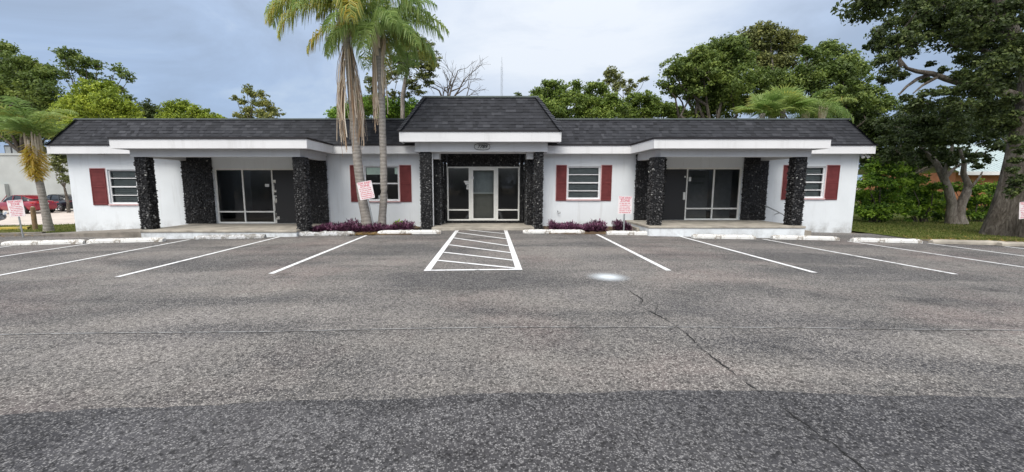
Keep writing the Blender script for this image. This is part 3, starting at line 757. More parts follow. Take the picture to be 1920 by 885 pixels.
# right storefront: door left, two lights right
vx = [X(1287, yg, 362), X(1337, yg, 362)]; zb_ = Z(391, yg)
m = MB(); bars(m, vx[0] - .03, RS[1], SR, RS[3], yg, vx=[vx[1]], hz=[(vx[0] + .03, vx[1] - .0275, zb_), (vx[1] + .0275, RS[1] - .055, zb_)])
m.box(RS[0], vx[0] - .03, yg, yg + .06, RS[3] - .055, RS[3])
sf = part(m, 'storefront', M['alu'])
for a, b_ in ((vx[0], vx[1]), (vx[1], RS[1] - .05)):
    pane(sf, a, b_, zb_, RS[3] - .05, yg + .03); pane(sf, a, b_, SR + .05, zb_, yg + .03)
wv = vx[1] - vx[0]
flat(sf, 'blind', vx[0] + .05, vx[1] - .16, SR + .06, RS[3] - .10, yg + .10, 'blind'); flat(sf, 'blind', vx[1] + .06, RS[1] - .28, SR + .06, RS[3] - .08, yg + .10, 'blind')
for a, b_, c_, d_ in ((1296, 1322, 333, 329), (1297, 1321, 345, 341.5)):
    flat(sf, 'notice', X(a, yg), X(b_, yg), Z(c_, yg), Z(d_, yg), yg + .038, 'paper_grey')
flat(sf, 'notice', X(1291, yg), X(1296, yg), Z(340, yg), Z(332, yg), yg + .02, 'paper')
m = MB(); m.box(RS[0] + .01, vx[0] - .032, yg - .01, yg + .04, SR + .005, RS[3] - .057); dr = part(m, 'door', M['blackdoor'], label='black painted door with scuffed bottom')
m = MB(); xx = vx[0] - .12; m.box(xx - .015, xx + .06, yg - .05, yg - .011, 1.05, 1.33); part(m, 'handle', M['alu'], dr)
m = MB(); m.box(xx, xx + .05, yg - .03, yg - .011, 1.88, 1.94); part(m, 'lock', M['alu'], dr)
# centre entrance
yg = YD
v1, v2 = X(883, yg, 365), X(930, yg, 365); zb_ = Z(393.5, yg)
m = MB(); bars(m, df0, v1 - .03, dz0, dz1, yg, hz=[(df0 + .055, v1 - .085, zb_)]); bars(m, v2 + .03, df1, dz0, dz1, yg, hz=[(v2 + .085, df1 - .055, zb_)])
m.box(v1 - .029, v1 + .0, yg, yg + .08, dz0, dz1); m.box(v2, v2 + .029, yg, yg + .08, dz0, dz1); m.box(v1, v2, yg, yg + .08, dz1 - .05, dz1)
sf = part(m, 'storefront', M['alu'])
for a, b_ in ((df0 + .04, v1 - .05), (v2 + .05, df1 - .04)):
    pane(sf, a, b_, zb_, dz1 - .04, yg + .03); pane(sf, a, b_, dz0 + .04, zb_, yg + .03)
m = MB(); bars(m, v1 + .005, v2 - .005, dz0 + .005, dz1 - .055, yg + .005, wd=.085, dp=.045); dr = part(m, 'door', M['alu'], label='glazed aluminium entrance door')
pane(dr, v1 + .08, v2 - .08, dz0 + .08, dz1 - .13, yg + .03, 'glass_clear')
m = MB(); zh = Z(362, yg); m.box(v1 + .09, v2 - .09, yg + .045, yg + .07, zh - .02, zh + .02); part(m, 'push_bar', M['alu'], dr)
flat(dr, 'inner_panel', v1 + .07, v2 - .07, dz0 + .05, zh - .03, yg + .30, 'blind_warm'); flat(dr, 'inner_screen', v1 + .07, v2 - .07, zh - .03, dz1 - .1, yg + .34, 'blind')
flat(dr, 'door_closer', v1 + .0, v1 + .12, Z(336, yg), Z(331, yg), yg - .02, 'paper', th=.03)
for a, b_, c_, d_ in ((870, 880, 342, 339), (872, 879, 346, 342.2), (875, 880, 350, 347.2), (874.5, 880, 355, 351)):
    flat(sf, 'notice', X(a, yg), X(b_, yg), Z(c_, yg), Z(d_, yg), yg + .02, 'paper')
# house number plaque
pc = Vector(((X(904, YCB, 275)), YCB - .012, Z(275, YCB)))
m = MB(); n_ = 28; ring = [(pc.x + .28 * math.copysign(abs(math.cos(a)) ** .75, math.cos(a)), pc.z + .115 * math.copysign(abs(math.sin(a)) ** .75, math.sin(a))) for a in np.linspace(0, 2 * math.pi, n_ + 1)[:-1]]
m.add([(x, pc.y, z) for x, z in ring] + [(x, pc.y + .012, z) for x, z in ring], [tuple(range(n_ - 1, -1, -1))] + [(i, (i + 1) % n_, n_ + (i + 1) % n_, n_ + i) for i in range(n_)])
pl = part(m, 'number_plaque', M['plaque'])
m = MB(); m.tube([(x, pc.y - .003, z) for x, z in ring + ring[:1]], .009, 6, cap=False); part(m, 'plaque_rim', M['numberblack'], pl)
v, f = text_mesh('7789', .175, .004, .3, .004)
m = MB(); m.add([(pc.x + a[0], pc.y - .006 - a[2], pc.z + a[1]) for a in v], f); part(m, 'house_number', M['numberblack'], pl)

# windows with shutters
def shutter(parent, x0, x1, z0, z1, partial=False):
    m = MB(); y = YW - .035; fr = .04
    m.box(x0, x0 + fr, y, YW - .003, z0, z1); m.box(x1 - fr, x1, y, YW - .003, z0, z1)
    for zc_ in (z0 + fr / 2, (z0 + z1) / 2, z1 - fr / 2): m.box(x0 + fr, x1 - fr, y, YW - .003, zc_ - fr / 2, zc_ + fr / 2)
    n = 24; 
    for i in range(n):
        z = z0 + fr + (z1 - z0 - 2 * fr) * i / n; hh = (z1 - z0 - 2 * fr) / n
        m.quad((x0 + fr, y + .004, z), (x1 - fr, y + .004, z), (x1 - fr, y + .024, z + hh * 1.15), (x0 + fr, y + .024, z + hh * 1.15))
    return part(m, 'shutter', M['shutter'], parent)
for k_, (wx, sa, sb, wz, sz) in WIN.items():
    x0, x1, z0, z1 = X(wx[0], YW), X(wx[1], YW), Z(wz[1], YW), Z(wz[0], YW)
    m = MB(); y = YW + .05
    if k_ == 'mid_left':
        zm = Z(344, YW)
        bars(m, x0, x1, z0, z1, y, .05, .06, hz=[(x0 + .05, x1 - .05, zm)])
    else:
        hs = [z0 + (z1 - z0) * q for q in (.25, .5, .75)]
        bars(m, x0, x1, z0, z1, y, .05, .06, hz=[(x0 + .05, x1 - .05, hs[1])])
        for q in (0, 2): m.box(x0 + .05, x1 - .05, y + .005, y + .05, hs[q] - .015, hs[q] + .015)
    wn = part(m, 'window', M['fascia'])
    m = MB(); m.box(x0 - .04, x1 + .04, YW - .05, YW - .002, z0 - .06, z0 - .012); part(m, 'sill', M['pink'], wn)
    pane(wn, x0 + .04, x1 - .04, z0 + .04, z1 - .04, y + .03, 'glass' if k_ == 'mid_left' else 'glass_clear')
    if k_ == 'mid_left':
        flat(wn, 'poster', x0 + .08, x0 + .62, z1 - .32, z1 - .06, y + .022, 'paper_green'); flat(wn, 'notice', x0 + .5, x0 + .85, z0 + .06, z0 + .2, y + .022, 'paper_grey')
        flat(wn, 'notice', x1 - .16, x1 - .06, z1 - .30, z1 - .07, y + .022, 'paper_green')
    else:
        mm = MB()
        n = 16
        for i in range(n):
            z = z0 + .05 + (z1 - z0 - .1) * i / n; hh = (z1 - z0 - .1) / n
            mm.quad((x0 + .05, y + .10, z), (x1 - .05, y + .10, z), (x1 - .05, y + .125, z + hh * .92), (x0 + .05, y + .125, z + hh * .92))
        part(mm, 'blind', M['blind'], wn)
    sz0, sz1 = Z(sz[1], YW), Z(sz[0], YW)
    for q in (sa, sb):
        m = MB(); m.box(X(q[0], YW) - .028, X(q[1], YW) + .018, YW - .0028, YW - .0005, sz0 - .025, sz1 + .02)
        part(m, 'shutter_outline', M['pink'], wn)
    shutter(wn, X(sa[0], YW), X(sa[1], YW) - .01, sz0 + (.0 if k_ != 'mid_left' else 0), sz1); shutter(wn, X(sb[0], YW) + .01, X(sb[1], YW), sz0, sz1)
# handrail by the right porch, floodlight under the eave, water tap, small light
m = MB(); A, B = P(1434, 385, YW - .25), P(1469, 402.5, YW - .25)
m.tube([A, B], .022, 8); m.tube([A + Vector((.12, 0, -.06)), A + Vector((.12, .25, -.10))], .015, 6); m.tube([B - Vector((.15, 0, -.07)), B - Vector((.15, -.25, .0))], .015, 6)
part(m, 'handrail', M['steel'])
m = MB(); q = P(1621, 272, YW - .1)
for s_ in (-.07, .07): m.tube([(q.x + s_, q.y, ZF0 - .02), (q.x + s_ * 1.5, q.y - .12, ZF0 - .12)], [.03, .055], 10)
m.box(q.x - .05, q.x + .05, q.y - .04, q.y + .04, ZF0 - .02, ZF0 + .03); part(m, 'floodlight', M['paper'])
m = MB(); q = P(191, 292, YF + .2); m.box(q.x - .1, q.x + .1, q.y - .06, q.y + .06, ZF0 - .035, ZF0 + .03); part(m, 'soffit_light', M['plaque'])
m = MB(); q = P(1047, 398, YW - .03); m.tube([(q.x - .03, q.y + .02, q.z + .05), (q.x - .03, q.y - .05, q.z + .05), (q.x - .02, q.y - .06, q.z - .04), (q.x + .05, q.y - .06, q.z - .04), (q.x + .05, q.y - .06, q.z + .02)], .012, 6); part(m, 'tap', M['numberblack'])
# low concrete edge along the left wall
m = MB(); xa, xb = XL - 2.0, X(262, 13.15, 436) - .01
n = 16
for i in range(n):
    a = xa + (xb - xa) * i / n; b_ = xa + (xb - xa) * (i + 1) / n
    za, zb2 = g(a) + .03 + .16 * i / n, g(b_) + .03 + .16 * (i + 1) / n
    yf = lambda u: 15.35 - 1.6 * u
    ya, yb2 = yf(i / n), yf((i + 1) / n)
    m.quad((a, ya, g(a) - .05), (b_, yb2, g(b_) - .05), (b_, yb2, zb2), (a, ya, za)); m.quad((a, ya, za), (b_, yb2, zb2), (b_, YW + (.0), zb2 + .01), (a, YW + (.0), za + .01))
tag(m.build('planting_bed', M['kerb'], origin=(0, 0, 0)), kind='structure')
# beds in front of the middle walls
def bed(x0, x1, y0, y1, h=.05):
    m = MB(); n = 30; ny = 6
    v = [(x0 + (x1 - x0) * i / n, y0 + (y1 - y0) * j / ny + (random.uniform(-.05, .05) if j == 0 else 0), g(x0 + (x1 - x0) * i / n) + (0.003 if j == 0 else h + random.uniform(-.015, .02))) for j in range(ny + 1) for i in range(n + 1)]
    m.add(v, [(j * (n + 1) + i, j * (n + 1) + i + 1, (j + 1) * (n + 1) + i + 1, (j + 1) * (n + 1) + i) for j in range(ny) for i in range(n)])
    tag(m.build('planting_bed', M['mulch'], origin=(0, 0, 0)), kind='structure')
bx0, bx1 = X(579, 14, 430), p0 - .05; bed(bx0, bx1, 13.35, YW - .01)
cx0, cx1 = p1 + .05, X(1186, 14, 430); bed(cx0, cx1, 13.5, YW - .01)

# ------------------------------------------------------------------ wheel stops
stop_lbl = ['beige concrete wheel stop nearest the left tow sign, at the left edge of the lot',
            'white wheel stop in front of the far left shuttered window',
            'badly chipped wheel stop in front of the left porch slab',
            'worn wheel stop between the left porch column and the purple plants',
            'white wheel stop in front of the two palms, left of the hatched aisle',
            'white wheel stop just right of the hatched aisle, under the jalousie window',
            'white wheel stop in front of the upright tow sign by the right porch',
            'bright white wheel stop in front of the middle of the right porch slab',
            'white wheel stop in front of the right end of the right porch',
            'cream wheel stop past the right corner of the building',
            'bare grey concrete wheel stop in front of the lawn near the oak',
            'grey wheel stop cut off by the right edge of the photo']
stops = [(15, 143, 459), (173, 295, 455), (370, 490, 448), (545, 662, 442), (709, 826, 439), (981, 1096, 438), (1140, 1250, 441), (1304, 1413, 448), (1457, 1566, 450), (1611, 1719, 455), (1763, 1875, 458.5), (1893, 2005, 463)]
for i, (a, b_, yy) in enumerate(stops):
    A, B = G(a, yy), G(b_, yy); Yc = (A.y + B.y) / 2 + .08
    xc = (A.x + B.x) / 2; L = (B.x - A.x); zz = g(xc)
    bm = bmesh.new(); n = 24; prof = [(-.085, 0), (-.082, .07), (-.055, .125), (.055, .125), (.082, .07), (.085, 0)]
    for s_ in range(n + 1):
        u = s_ / n; x = -L / 2 + L * u
        e_ = min(1, min(u, 1 - u) * n / 1.2); chip = random.gauss(0, .0035 + (.006 if i in (2, 3) else 0))
        for (y, z) in prof: bm.verts.new((x, y * (0.92 + .08 * e_) + random.gauss(0, .002), z * (.72 + .28 * e_) + (chip if z > .1 else 0) + g(xc + x) - zz))
    bm.verts.ensure_lookup_table(); kk = len(prof)
    for s_ in range(n):
        for j in range(kk - 1): bm.faces.new([bm.verts[q] for q in (s_ * kk + j, (s_ + 1) * kk + j, (s_ + 1) * kk + j + 1, s_ * kk + j + 1)])
    bm.faces.new([bm.verts[j] for j in range(kk)]); bm.faces.new([bm.verts[n * kk + j] for j in range(kk - 1, -1, -1)])
    me = bpy.data.meshes.new('wheel_stop'); bm.to_mesh(me); bm.free()
    me.materials.append(M['stop_worn'] if i in (2, 3) else (M['concrete'] if i >= 10 else M['stop']))
    o = bpy.data.objects.new('wheel_stop', me); COL.objects.link(o); o.location = (xc, Yc, zz)
    o.rotation_euler = (0, 0, random.uniform(-.012, .012))
    tag(o, stop_lbl[i], 'wheel stop', 'wheel stops at the heads of the parking bays')

# ------------------------------------------------------------------ tow-away signs
def sign(base, top_px, label, w_, h_, lean=(0, 0), rz=0, zc_=None, polemat='steel'):
    root = empty('tow_sign', base, label, 'sign', 'tow away signs round the lot')
    hz_ = zc_ - base[2]
    lx, ly = lean
    rot = Matrix.Rotation(lx, 4, 'Y') @ Matrix.Rotation(ly, 4, 'X')
    def tr(p): return rot @ Vector(p) + Vector(base)
    m = MB(); pts = [tr((0, 0, -.1)), tr((0, 0, hz_ + h_ * .35))]; m.tube(pts, .026, 8); part(m, 'post', M[polemat], root)
    def plate(name, w2, h2, r, y0, y1, mat):
        m = MB(); ring = []
        for (cx_, cz_, a0_) in ((w2 - r, h2 - r, 0), (-w2 + r, h2 - r, 90), (-w2 + r, -h2 + r, 180), (w2 - r, -h2 + r, 270)):
            for q in range(5):
                a = R(a0_ + 22.5 * q); ring.append((cx_ + r * math.cos(a), cz_ + r * math.sin(a)))
        n = len(ring)
        m.add([tr((x, y0, hz_ + z)) for x, z in ring] + [tr((x, y1, hz_ + z)) for x, z in ring], [tuple(range(n)), tuple(range(2 * n - 1, n - 1, -1))] + [(i, n + i, n + (i + 1) % n, (i + 1) % n) for i in range(n)])
        return part(m, name, mat, root)
    pl = plate('sign_plate', w_ / 2, h_ / 2, .03, -.032, -.028, M['signwhite'])
    m = MB()
    for txt, sz_, zz in (('TOW AWAY', .118, .40), ('ZONE', .118, .245)):
        v, f = text_mesh(txt, sz_, .001, 0, .002)
        if len(v):
            k2 = min(1.0, w_ * .9 / (v[:, 0].max() - v[:, 0].min()))
            m.add([tr((a[0] * k2, -.034 - a[2], hz_ + zz * h_ + a[1])) for a in v], f)
    # small print rows, too small to read
    for row in range(6):
        z = hz_ + (.10 - row * .105) * h_; x = -w_ * random.uniform(.34, .42); xe = w_ * random.uniform(.34, .42)
        while x < xe:
            lw = random.uniform(.012, .03); m.add([tr(p_) for p_ in ((x, -.034, z - .014), (x + lw, -.034, z - .014), (x + lw, -.034, z + random.uniform(.008, .02)), (x, -.034, z + .016))], [(0, 1, 2, 3)]); x += lw + random.choice((.008, .008, .025))
    part(m, 'lettering', M['signred'], pl)
    return root
def signat(pole_px, Y, plate_px, label, lean=0.0):
    (x0, y0, x1, y1) = plate_px; cxp, cyp = (x0 + x1) / 2, (y0 + y1) / 2
    bpx = pole_px; b_ = P(bpx, 430, Y); base = (b_.x, Y, g(b_.x)); c_ = P(cxp, cyp, Y)
    lean_ = math.atan2(c_.x - base[0], c_.z - base[2]) 
    sign(base, None, label, (x1 - x0) / F * Y * 1.0, (y1 - y0) / F * Y, (lean_ if abs(lean_) > .05 or lean else 0, 0), 0, c_.z)
signat(41.5, 14.9, (17, 375, 47, 406), 'red and white tow away sign on a thin post beside the short left palm', .0)
signat(703, 13.9, (672, 339, 700, 372), 'crooked red and white tow away sign leaning against the palm trunk', 1)
signat(1169.5, 13.75, (1157, 368, 1183, 401), 'upright tow away sign in front of the white wall, left of right porch', 0)
signat(1925, 14.5, (1909, 377, 1940, 409), 'tow away sign cut off by the right edge, in front of the oak trunk', 0)

# ------------------------------------------------------------------ vegetation machinery
def leaf_quads(c, r, n, size, aspect=1.7, up=.35, flat_=1.0):
    d = rng.normal(size=(n, 3)); d /= np.linalg.norm(d, axis=1)[:, None]
    rad = rng.uniform(.0, 1.0, n) ** .42 * rng.choice([1.0, 1.0, 1.0, 1.15, 1.3, 1.5], n)
    p = c + d * rad[:, None] * r
    nrm = d * .7 + rng.normal(0, .55, (n, 3)); nrm[:, 2] += up
    nrm /= np.linalg.norm(nrm, axis=1)[:, None] + 1e-9
    a = np.cross(nrm, rng.normal(size=(n, 3))); a /= np.linalg.norm(a, axis=1)[:, None] + 1e-9
    b_ = np.cross(nrm, a)
    s_ = size * rng.uniform(.55, 1.35, n)[:, None]
    l_ = a * s_ * aspect * .5; w_ = b_ * s_ * .5
    return np.stack([p - l_, p - l_ * .1 + w_, p + l_, p - l_ * .1 - w_], 1)
LEAFK, LOBEK = .72, 1.16
def crown(m, lobes, Y, leaf, dens=1.0, sub=14, subr=(.26, .46), flatz=.75, sprd=.8, tone=(.25, .75), branches=None, fill=1.0):
    """lobes are world spheres (centre, radius); each is a cluster of leafy twig clumps"""
    leaf = leaf * LEAFK
    for (c, r) in lobes:
        c = np.array(c); r = r * LOBEK
        n = max(6, int(sub * 1.5 * rng.uniform(.8, 1.2)))
        for i in range(n):
            d = rng.normal(size=3); d /= np.linalg.norm(d)
            small = rng.random() < .4
            pc_ = c + d * r * (rng.uniform(.75, 1.1) if small else rng.uniform(.1, .72)) * np.array([1, 1, .85])
            rr = r * (rng.uniform(.16, .28) if small else rng.uniform(subr[0], subr[1]) * 1.12)
            rv = np.array([rr * rng.uniform(.9, 1.5), rr * rng.uniform(.9, 1.5), rr * flatz])
            area = 4 * math.pi * rr * rr * flatz
            nl = int(dens * (1.0 if small else .85) * area / (leaf * leaf * .85))
            nl = max(8, min(nl, 2600))
            q = leaf_quads(pc_, rv, nl, leaf)
            t0 = rng.uniform(*tone)
            m.quads(q, np.clip(t0 + rng.normal(0, .16, nl), 0, 1))
            if branches is not None and rng.random() < .35:
                mid = (c + pc_) / 2 + rng.normal(0, r * .08, 3)
                branches.tube([tuple(c - np.array([0, 0, r * .2])), tuple(mid), tuple(pc_)], [max(.02, r * .03), max(.015, r * .02), .008], 5, .5, cap=False)
def tree(name, label, px_lobes, Y, base_x, leafmat, leaf=.16, trunk_r=.25, dens=1.0, barkmat='bark', spread=.9, fork=.45, group='trees behind the building', cat='tree', trunk_pts=None, sub=14, subr=(.26, .46), tone=(.25, .75), flatz=.75, limbs=True, gz=None, k=1.1):
    lobes = []
    for (px, py, rp_) in px_lobes:
        r = rp_ * k / F * Y; yy = Y + rng.uniform(-spread, spread) * max(r * 1.3, .8)
        lobes.append((tuple(P(px, py, yy)), r))
    bx_ = base_x if isinstance(base_x, float) else X(base_x, Y)
    bz = g(bx_); root = empty(name, (bx_, Y, bz), label, cat, group)
    tm = MB()
    cen = np.mean([l[0] for l in lobes], axis=0); lo = min(l[0][2] - l[1] for l in lobes)
    if trunk_pts is None:
        fz = bz + (lo - bz) * .7 + (cen[2] - lo) * fork * .5
        fx = bx_ * .5 + cen[0] * .5
        trunk_pts = [(bx_, Y, bz - .1), (bx_ * .8 + fx * .2 + .1, Y, bz + (fz - bz) * .4), (fx, Y + (cen[1] - Y) * .4, fz)]
    tm.tube(trunk_pts, list(np.linspace(trunk_r * 1.15, trunk_r * .6, len(trunk_pts))), 12, cap=False)
    tp = np.array(trunk_pts[-1])
    br = MB()
    if limbs:
        for (c, r) in lobes:
            c = np.array(c); m1 = tp * .55 + c * .45 + rng.normal(0, .12 * np.linalg.norm(c - tp), 3) * np.array([1, 1, .4]); m2 = tp * .2 + c * .8 + np.array([0, 0, -.1 * r])
            tm.tube([tuple(tp), tuple(m1), tuple(m2), tuple(c)], [trunk_r * .36, trunk_r * .2, trunk_r * .11, trunk_r * .05], 7, cap=False)
    m = MB(); crown(m, lobes, Y, leaf, dens, sub, subr, flatz, tone=tone, branches=br)
    for vv, ff, tt in ((br.v, br.f, br.t),):
        if vv: tm.add(np.concatenate(vv), ff, .5)
    part(tm, 'trunk', M[barkmat], root, smooth=True)
    part(m, 'crown', M[leafmat], root)
    return root

# --- left background
tree('oak_tree', 'tall grey-green oak cut off by the left edge of the photo, above the short palm',
     [(-15, 90, 26), (12, 92, 12), (15, 135, 26), (50, 122, 22), (85, 140, 20), (40, 160, 30), (80, 172, 26), (5, 180, 34), (50, 200, 34), (95, 205, 24), (10, 235, 34), (60, 240, 30), (100, 240, 22), (-20, 215, 34), (-40, 150, 40)], 40.0, 40, 'oak', .19, .5, 1.0, tone=(.25, .95))
tree('oak_tree', 'open-crowned tree with flat leafy branches against the sky at upper left',
     [(118, 103, 13), (138, 106, 12), (160, 116, 12), (182, 124, 9), (130, 122, 11), (150, 132, 10), (172, 142, 10), (120, 140, 9), (218, 128, 8), (232, 138, 9), (242, 148, 6), (205, 152, 9), (190, 165, 12), (225, 168, 9), (240, 182, 8), (160, 155, 12), (200, 182, 14)], 45.0, 165, 'oak', .19, .35, .8, sub=12, flatz=.45, tone=(.2, .8), k=1.3)
tree('round_tree', 'bright yellow-green tree rising behind the left end of the black roof',
     [(172, 172, 18), (200, 172, 18), (150, 188, 20), (185, 195, 24), (215, 192, 20), (240, 205, 16), (165, 215, 24), (205, 218, 24), (250, 220, 12), (135, 212, 20), (140, 240, 22)], 36.0, 180, 'bright', .17, .3, 1.1, tone=(.3, .95))
tree('round_tree', 'small dark green tree above the roof beside the yellow-green tree', [(272, 202, 12), (285, 212, 12), (262, 218, 14), (280, 230, 16)], 44.0, 275, 'oak_dark', .18, .2, k=1.3)
tree('round_tree', 'low light green rounded tree above the roof at left', [(325, 203, 11), (345, 202, 12), (370, 210, 13), (310, 214, 12), (335, 220, 16), (365, 224, 14), (395, 220, 11), (412, 224, 9)], 42.0, 350, 'bright', .17, .25, 1.0, tone=(.15, .7), k=1.3)
tree('pine_tree', 'sparse pine top standing alone above the roof between left trees and palms',
     [(462, 166, 7), (472, 176, 8), (490, 178, 8), (442, 184, 5), (455, 190, 7), (498, 192, 8), (478, 194, 8), (508, 204, 8), (462, 206, 9), (488, 210, 10), (518, 214, 8), (448, 216, 8), (470, 222, 10), (505, 224, 10)], 40.0, 478, 'pine', .15, .2, .9, sub=10, flatz=.7, tone=(.3, .9), k=1.35)
tree('weeping_tree', 'grey-green drooping tree against the pale wall at left edge of the building',
     [(108, 292, 12), (122, 300, 12), (112, 318, 10), (124, 335, 9), (118, 280, 14), (104, 308, 7)], 33.0, 122, 'olive', .13, .12, .7, tone=(.1, .6))
# --- centre background
tree('round_tree', 'low bright green tree just above the roof behind the two palms',
     [(632, 216, 9), (650, 210, 10), (672, 205, 12), (700, 202, 14), (722, 208, 14), (745, 205, 12), (770, 208, 12), (690, 190, 10), (780, 216, 10), (660, 222, 14), (730, 222, 14)], 35.0, 700, 'shrub', .15, .22, 1.0, tone=(.2, .8), k=1.8)
tree('pine_tree', 'tall open pine with bare grey limbs behind the palms, left of the leafless tree',
     [(722, 88, 9), (700, 112, 9), (752, 84, 12), (775, 86, 12), (795, 92, 12), (808, 106, 9), (762, 100, 12), (788, 108, 12), (742, 110, 9), (770, 122, 10), (800, 122, 8), (715, 130, 8), (695, 148, 7), (745, 136, 6), (790, 140, 8), (802, 154, 7), (770, 152, 6), (720, 155, 6), (698, 168, 6), (735, 178, 6), (788, 172, 6), (730, 145, 7), (755, 128, 9), (805, 130, 9), (812, 118, 7), (775, 165, 7), (760, 178, 6), (712, 118, 8), (700, 185, 7)],
     33.0, 758, 'pine', .13, .19, .8, 'bark_pale', sub=10, flatz=.55, tone=(.1, .8),
     trunk_pts=[(X(758, 33), 33, -.1), (X(757, 33), 33, 4.5), tuple(P(755, 180, 33)), tuple(P(762, 140, 33)), tuple(P(765, 115, 33))], k=1.65)
# leafless tree
def bare_tree():
    Y = 34.0; bx_ = X(842, Y); root = empty('leafless_tree', (bx_, Y, g(bx_)), 'leafless grey tree with fine bare twigs above the entrance roof', 'tree', 'trees behind the building')
    m = MB()
    def grow(p, d, L, r, lv):
        n = 4; pts = [p]; q = p.copy(); dd = d.copy()
        for i in range(n):
            dd = (dd + Vector(rng.normal(0, .13, 3)) + Vector((0, 0, .02))).normalized(); q = q + dd * (L / n); pts.append(q.copy())
        m.tube(pts, list(np.linspace(r, r * .55, n + 1)), 6 if lv < 2 else 4, .5, cap=False)
        if lv >= 5: return
        for k2 in range(rng.integers(2, 4)):
            at_ = pts[rng.integers(2, n + 1)] if k2 else pts[-1]
            nd_ = (dd + Vector(rng.normal(0, .48, 3)) * Vector((1, .8, .7))).normalized()
            grow(at_, nd_, L * rng.uniform(.6, .82), r * .56, lv + 1)
    b0_ = Vector((bx_, Y, g(bx_)))
    m.tube([b0_, b0_ + Vector((.1, 0, 3)), P(836, 205, Y)], [.28, .24, .2], 10, cap=False)
    s0 = P(836, 205, Y)
    for tx, ty, L in ((848, 150, 3.4), (866, 165, 3.0), (822, 150, 2.4), (880, 182, 2.6), (840, 140, 2.6)):
        d_ = (P(tx, ty, Y + rng.uniform(-1, 1)) - s0).normalized(); grow(s0, d_, L * .62, .11, 1)
    part(m, 'trunk', M['bark'], root, smooth=True)
bare_tree()
# radio mast
mb_ = P(941, 125, 140.0); root = empty('radio_mast', (mb_.x, 140.0, g(mb_.x)), 'thin distant lattice radio mast above the entrance roof', 'mast')
m = MB(); hh = mb_.z
for dx_, dy_ in ((-.35, 0), (.35, 0), (0, .5)): m.tube([(mb_.x + dx_, 140 + dy_, -.5), (mb_.x + dx_ * .8, 140 + dy_, hh)], .05, 4)
z = 1.0
while z < hh: m.tube([(mb_.x - .33, 140, z), (mb_.x + .33, 140, z + 1.2)], .035, 4); m.tube([(mb_.x + .33, 140, z + 1.2), (mb_.x - .33, 140, z + 2.4)], .035, 4); z += 2.4
part(m, 'lattice', M['steel'], root); m = MB(); m.tube([(mb_.x, 140.1, hh), (mb_.x, 140.1, hh + 3)], .05, 4); part(m, 'antenna', M['steel'], root)
# --- right of centre background
tree('round_tree', 'tiny tree top peeping over the right corner of the entrance roof', [(970, 180, 5), (978, 186, 6), (988, 188, 5), (968, 190, 6)], 40.0, 975, 'oak', .15, .15, k=1.3)
tree('round_tree', 'dense dark green tree right of the entrance roof, first of the row', [(1026, 156, 9), (1012, 172, 11), (1046, 166, 12), (1030, 180, 15), (1056, 186, 14), (1010, 196, 14), (1035, 208, 18), (1060, 212, 14), (1005, 215, 10)], 34.0, 1035, 'mid', .15, .3, 1.1, tone=(.15, .65), k=1.25)
tree('round_tree', 'dense green tree second in the row right of the entrance roof', [(1080, 164, 10), (1078, 184, 12), (1100, 176, 12), (1112, 160, 10), (1128, 170, 13), (1098, 198, 17), (1125, 195, 17), (1145, 190, 14), (1090, 216, 14), (1130, 218, 18), (1160, 205, 15)], 35.0, 1115, 'mid', .15, .3, 1.1, tone=(.15, .7), k=1.25)
tree('round_tree', 'tall olive tree top with an open round crown in the middle of the row', [(1138, 140, 7), (1150, 136, 9), (1160, 146, 8), (1143, 150, 8), (1168, 156, 7), (1182, 152, 4), (1190, 160, 5), (1200, 150, 4), (1210, 147, 5), (1178, 168, 8), (1156, 162, 8)], 40.0, 1165, 'olive', .14, .2, .9, sub=10, k=1.2)
tree('round_tree', 'dark green tree last in the row, left of the great oak', [(1190, 180, 10), (1206, 182, 12), (1222, 190, 12), (1185, 200, 14), (1215, 208, 16), (1240, 205, 13), (1262, 212, 12), (1255, 200, 8), (1180, 218, 14), (1280, 218, 12)], 37.0, 1215, 'mid', .15, .3, 1.1, tone=(.1, .6), k=1.25)
tree('oak_tree', 'large spreading oak over the right half of the roof, its low left branches reaching out',
     [(1262, 132, 16), (1248, 160, 12), (1265, 172, 11), (1285, 118, 15), (1290, 145, 18), (1312, 108, 18), (1318, 135, 22), (1300, 165, 20), (1340, 95, 20), (1350, 125, 26), (1340, 160, 26), (1375, 85, 20), (1385, 115, 26), (1380, 155, 28), (1320, 190, 20), (1350, 200, 24), (1395, 195, 26), (1310, 212, 18)],
     31.0, 1350, 'oak', .15, .5, 1.05, tone=(.25, .9), k=1.2)
tree('oak_tree', 'olive-tinted oak crown that tops the trees behind the right porch',
     [(1400, 68, 13), (1422, 60, 14), (1445, 60, 13), (1470, 66, 14), (1488, 78, 13), (1410, 88, 16), (1440, 84, 18), (1470, 92, 16), (1425, 112, 20), (1460, 118, 20), (1495, 95, 10)],
     36.0, 1445, 'olive', .16, .45, .95, tone=(.2, .9), k=1.2)
tree('oak_tree', 'deep green oak behind the fan palms, left of the foreground oak',
     [(1508, 92, 10), (1520, 102, 12), (1548, 92, 14), (1566, 98, 14), (1590, 112, 16), (1610, 124, 14), (1535, 122, 20), (1570, 130, 24), (1600, 150, 22), (1430, 150, 26), (1470, 155, 28), (1510, 150, 26), (1550, 165, 26), (1590, 185, 26), (1440, 190, 26), (1490, 195, 28), (1540, 205, 28), (1625, 170, 18), (1630, 205, 22), (1600, 225, 24), (1640, 245, 22), (1665, 195, 16)],
     32.0, 1540, 'oak', .15, .32, 1.05, tone=(.15, .75), k=1.15)

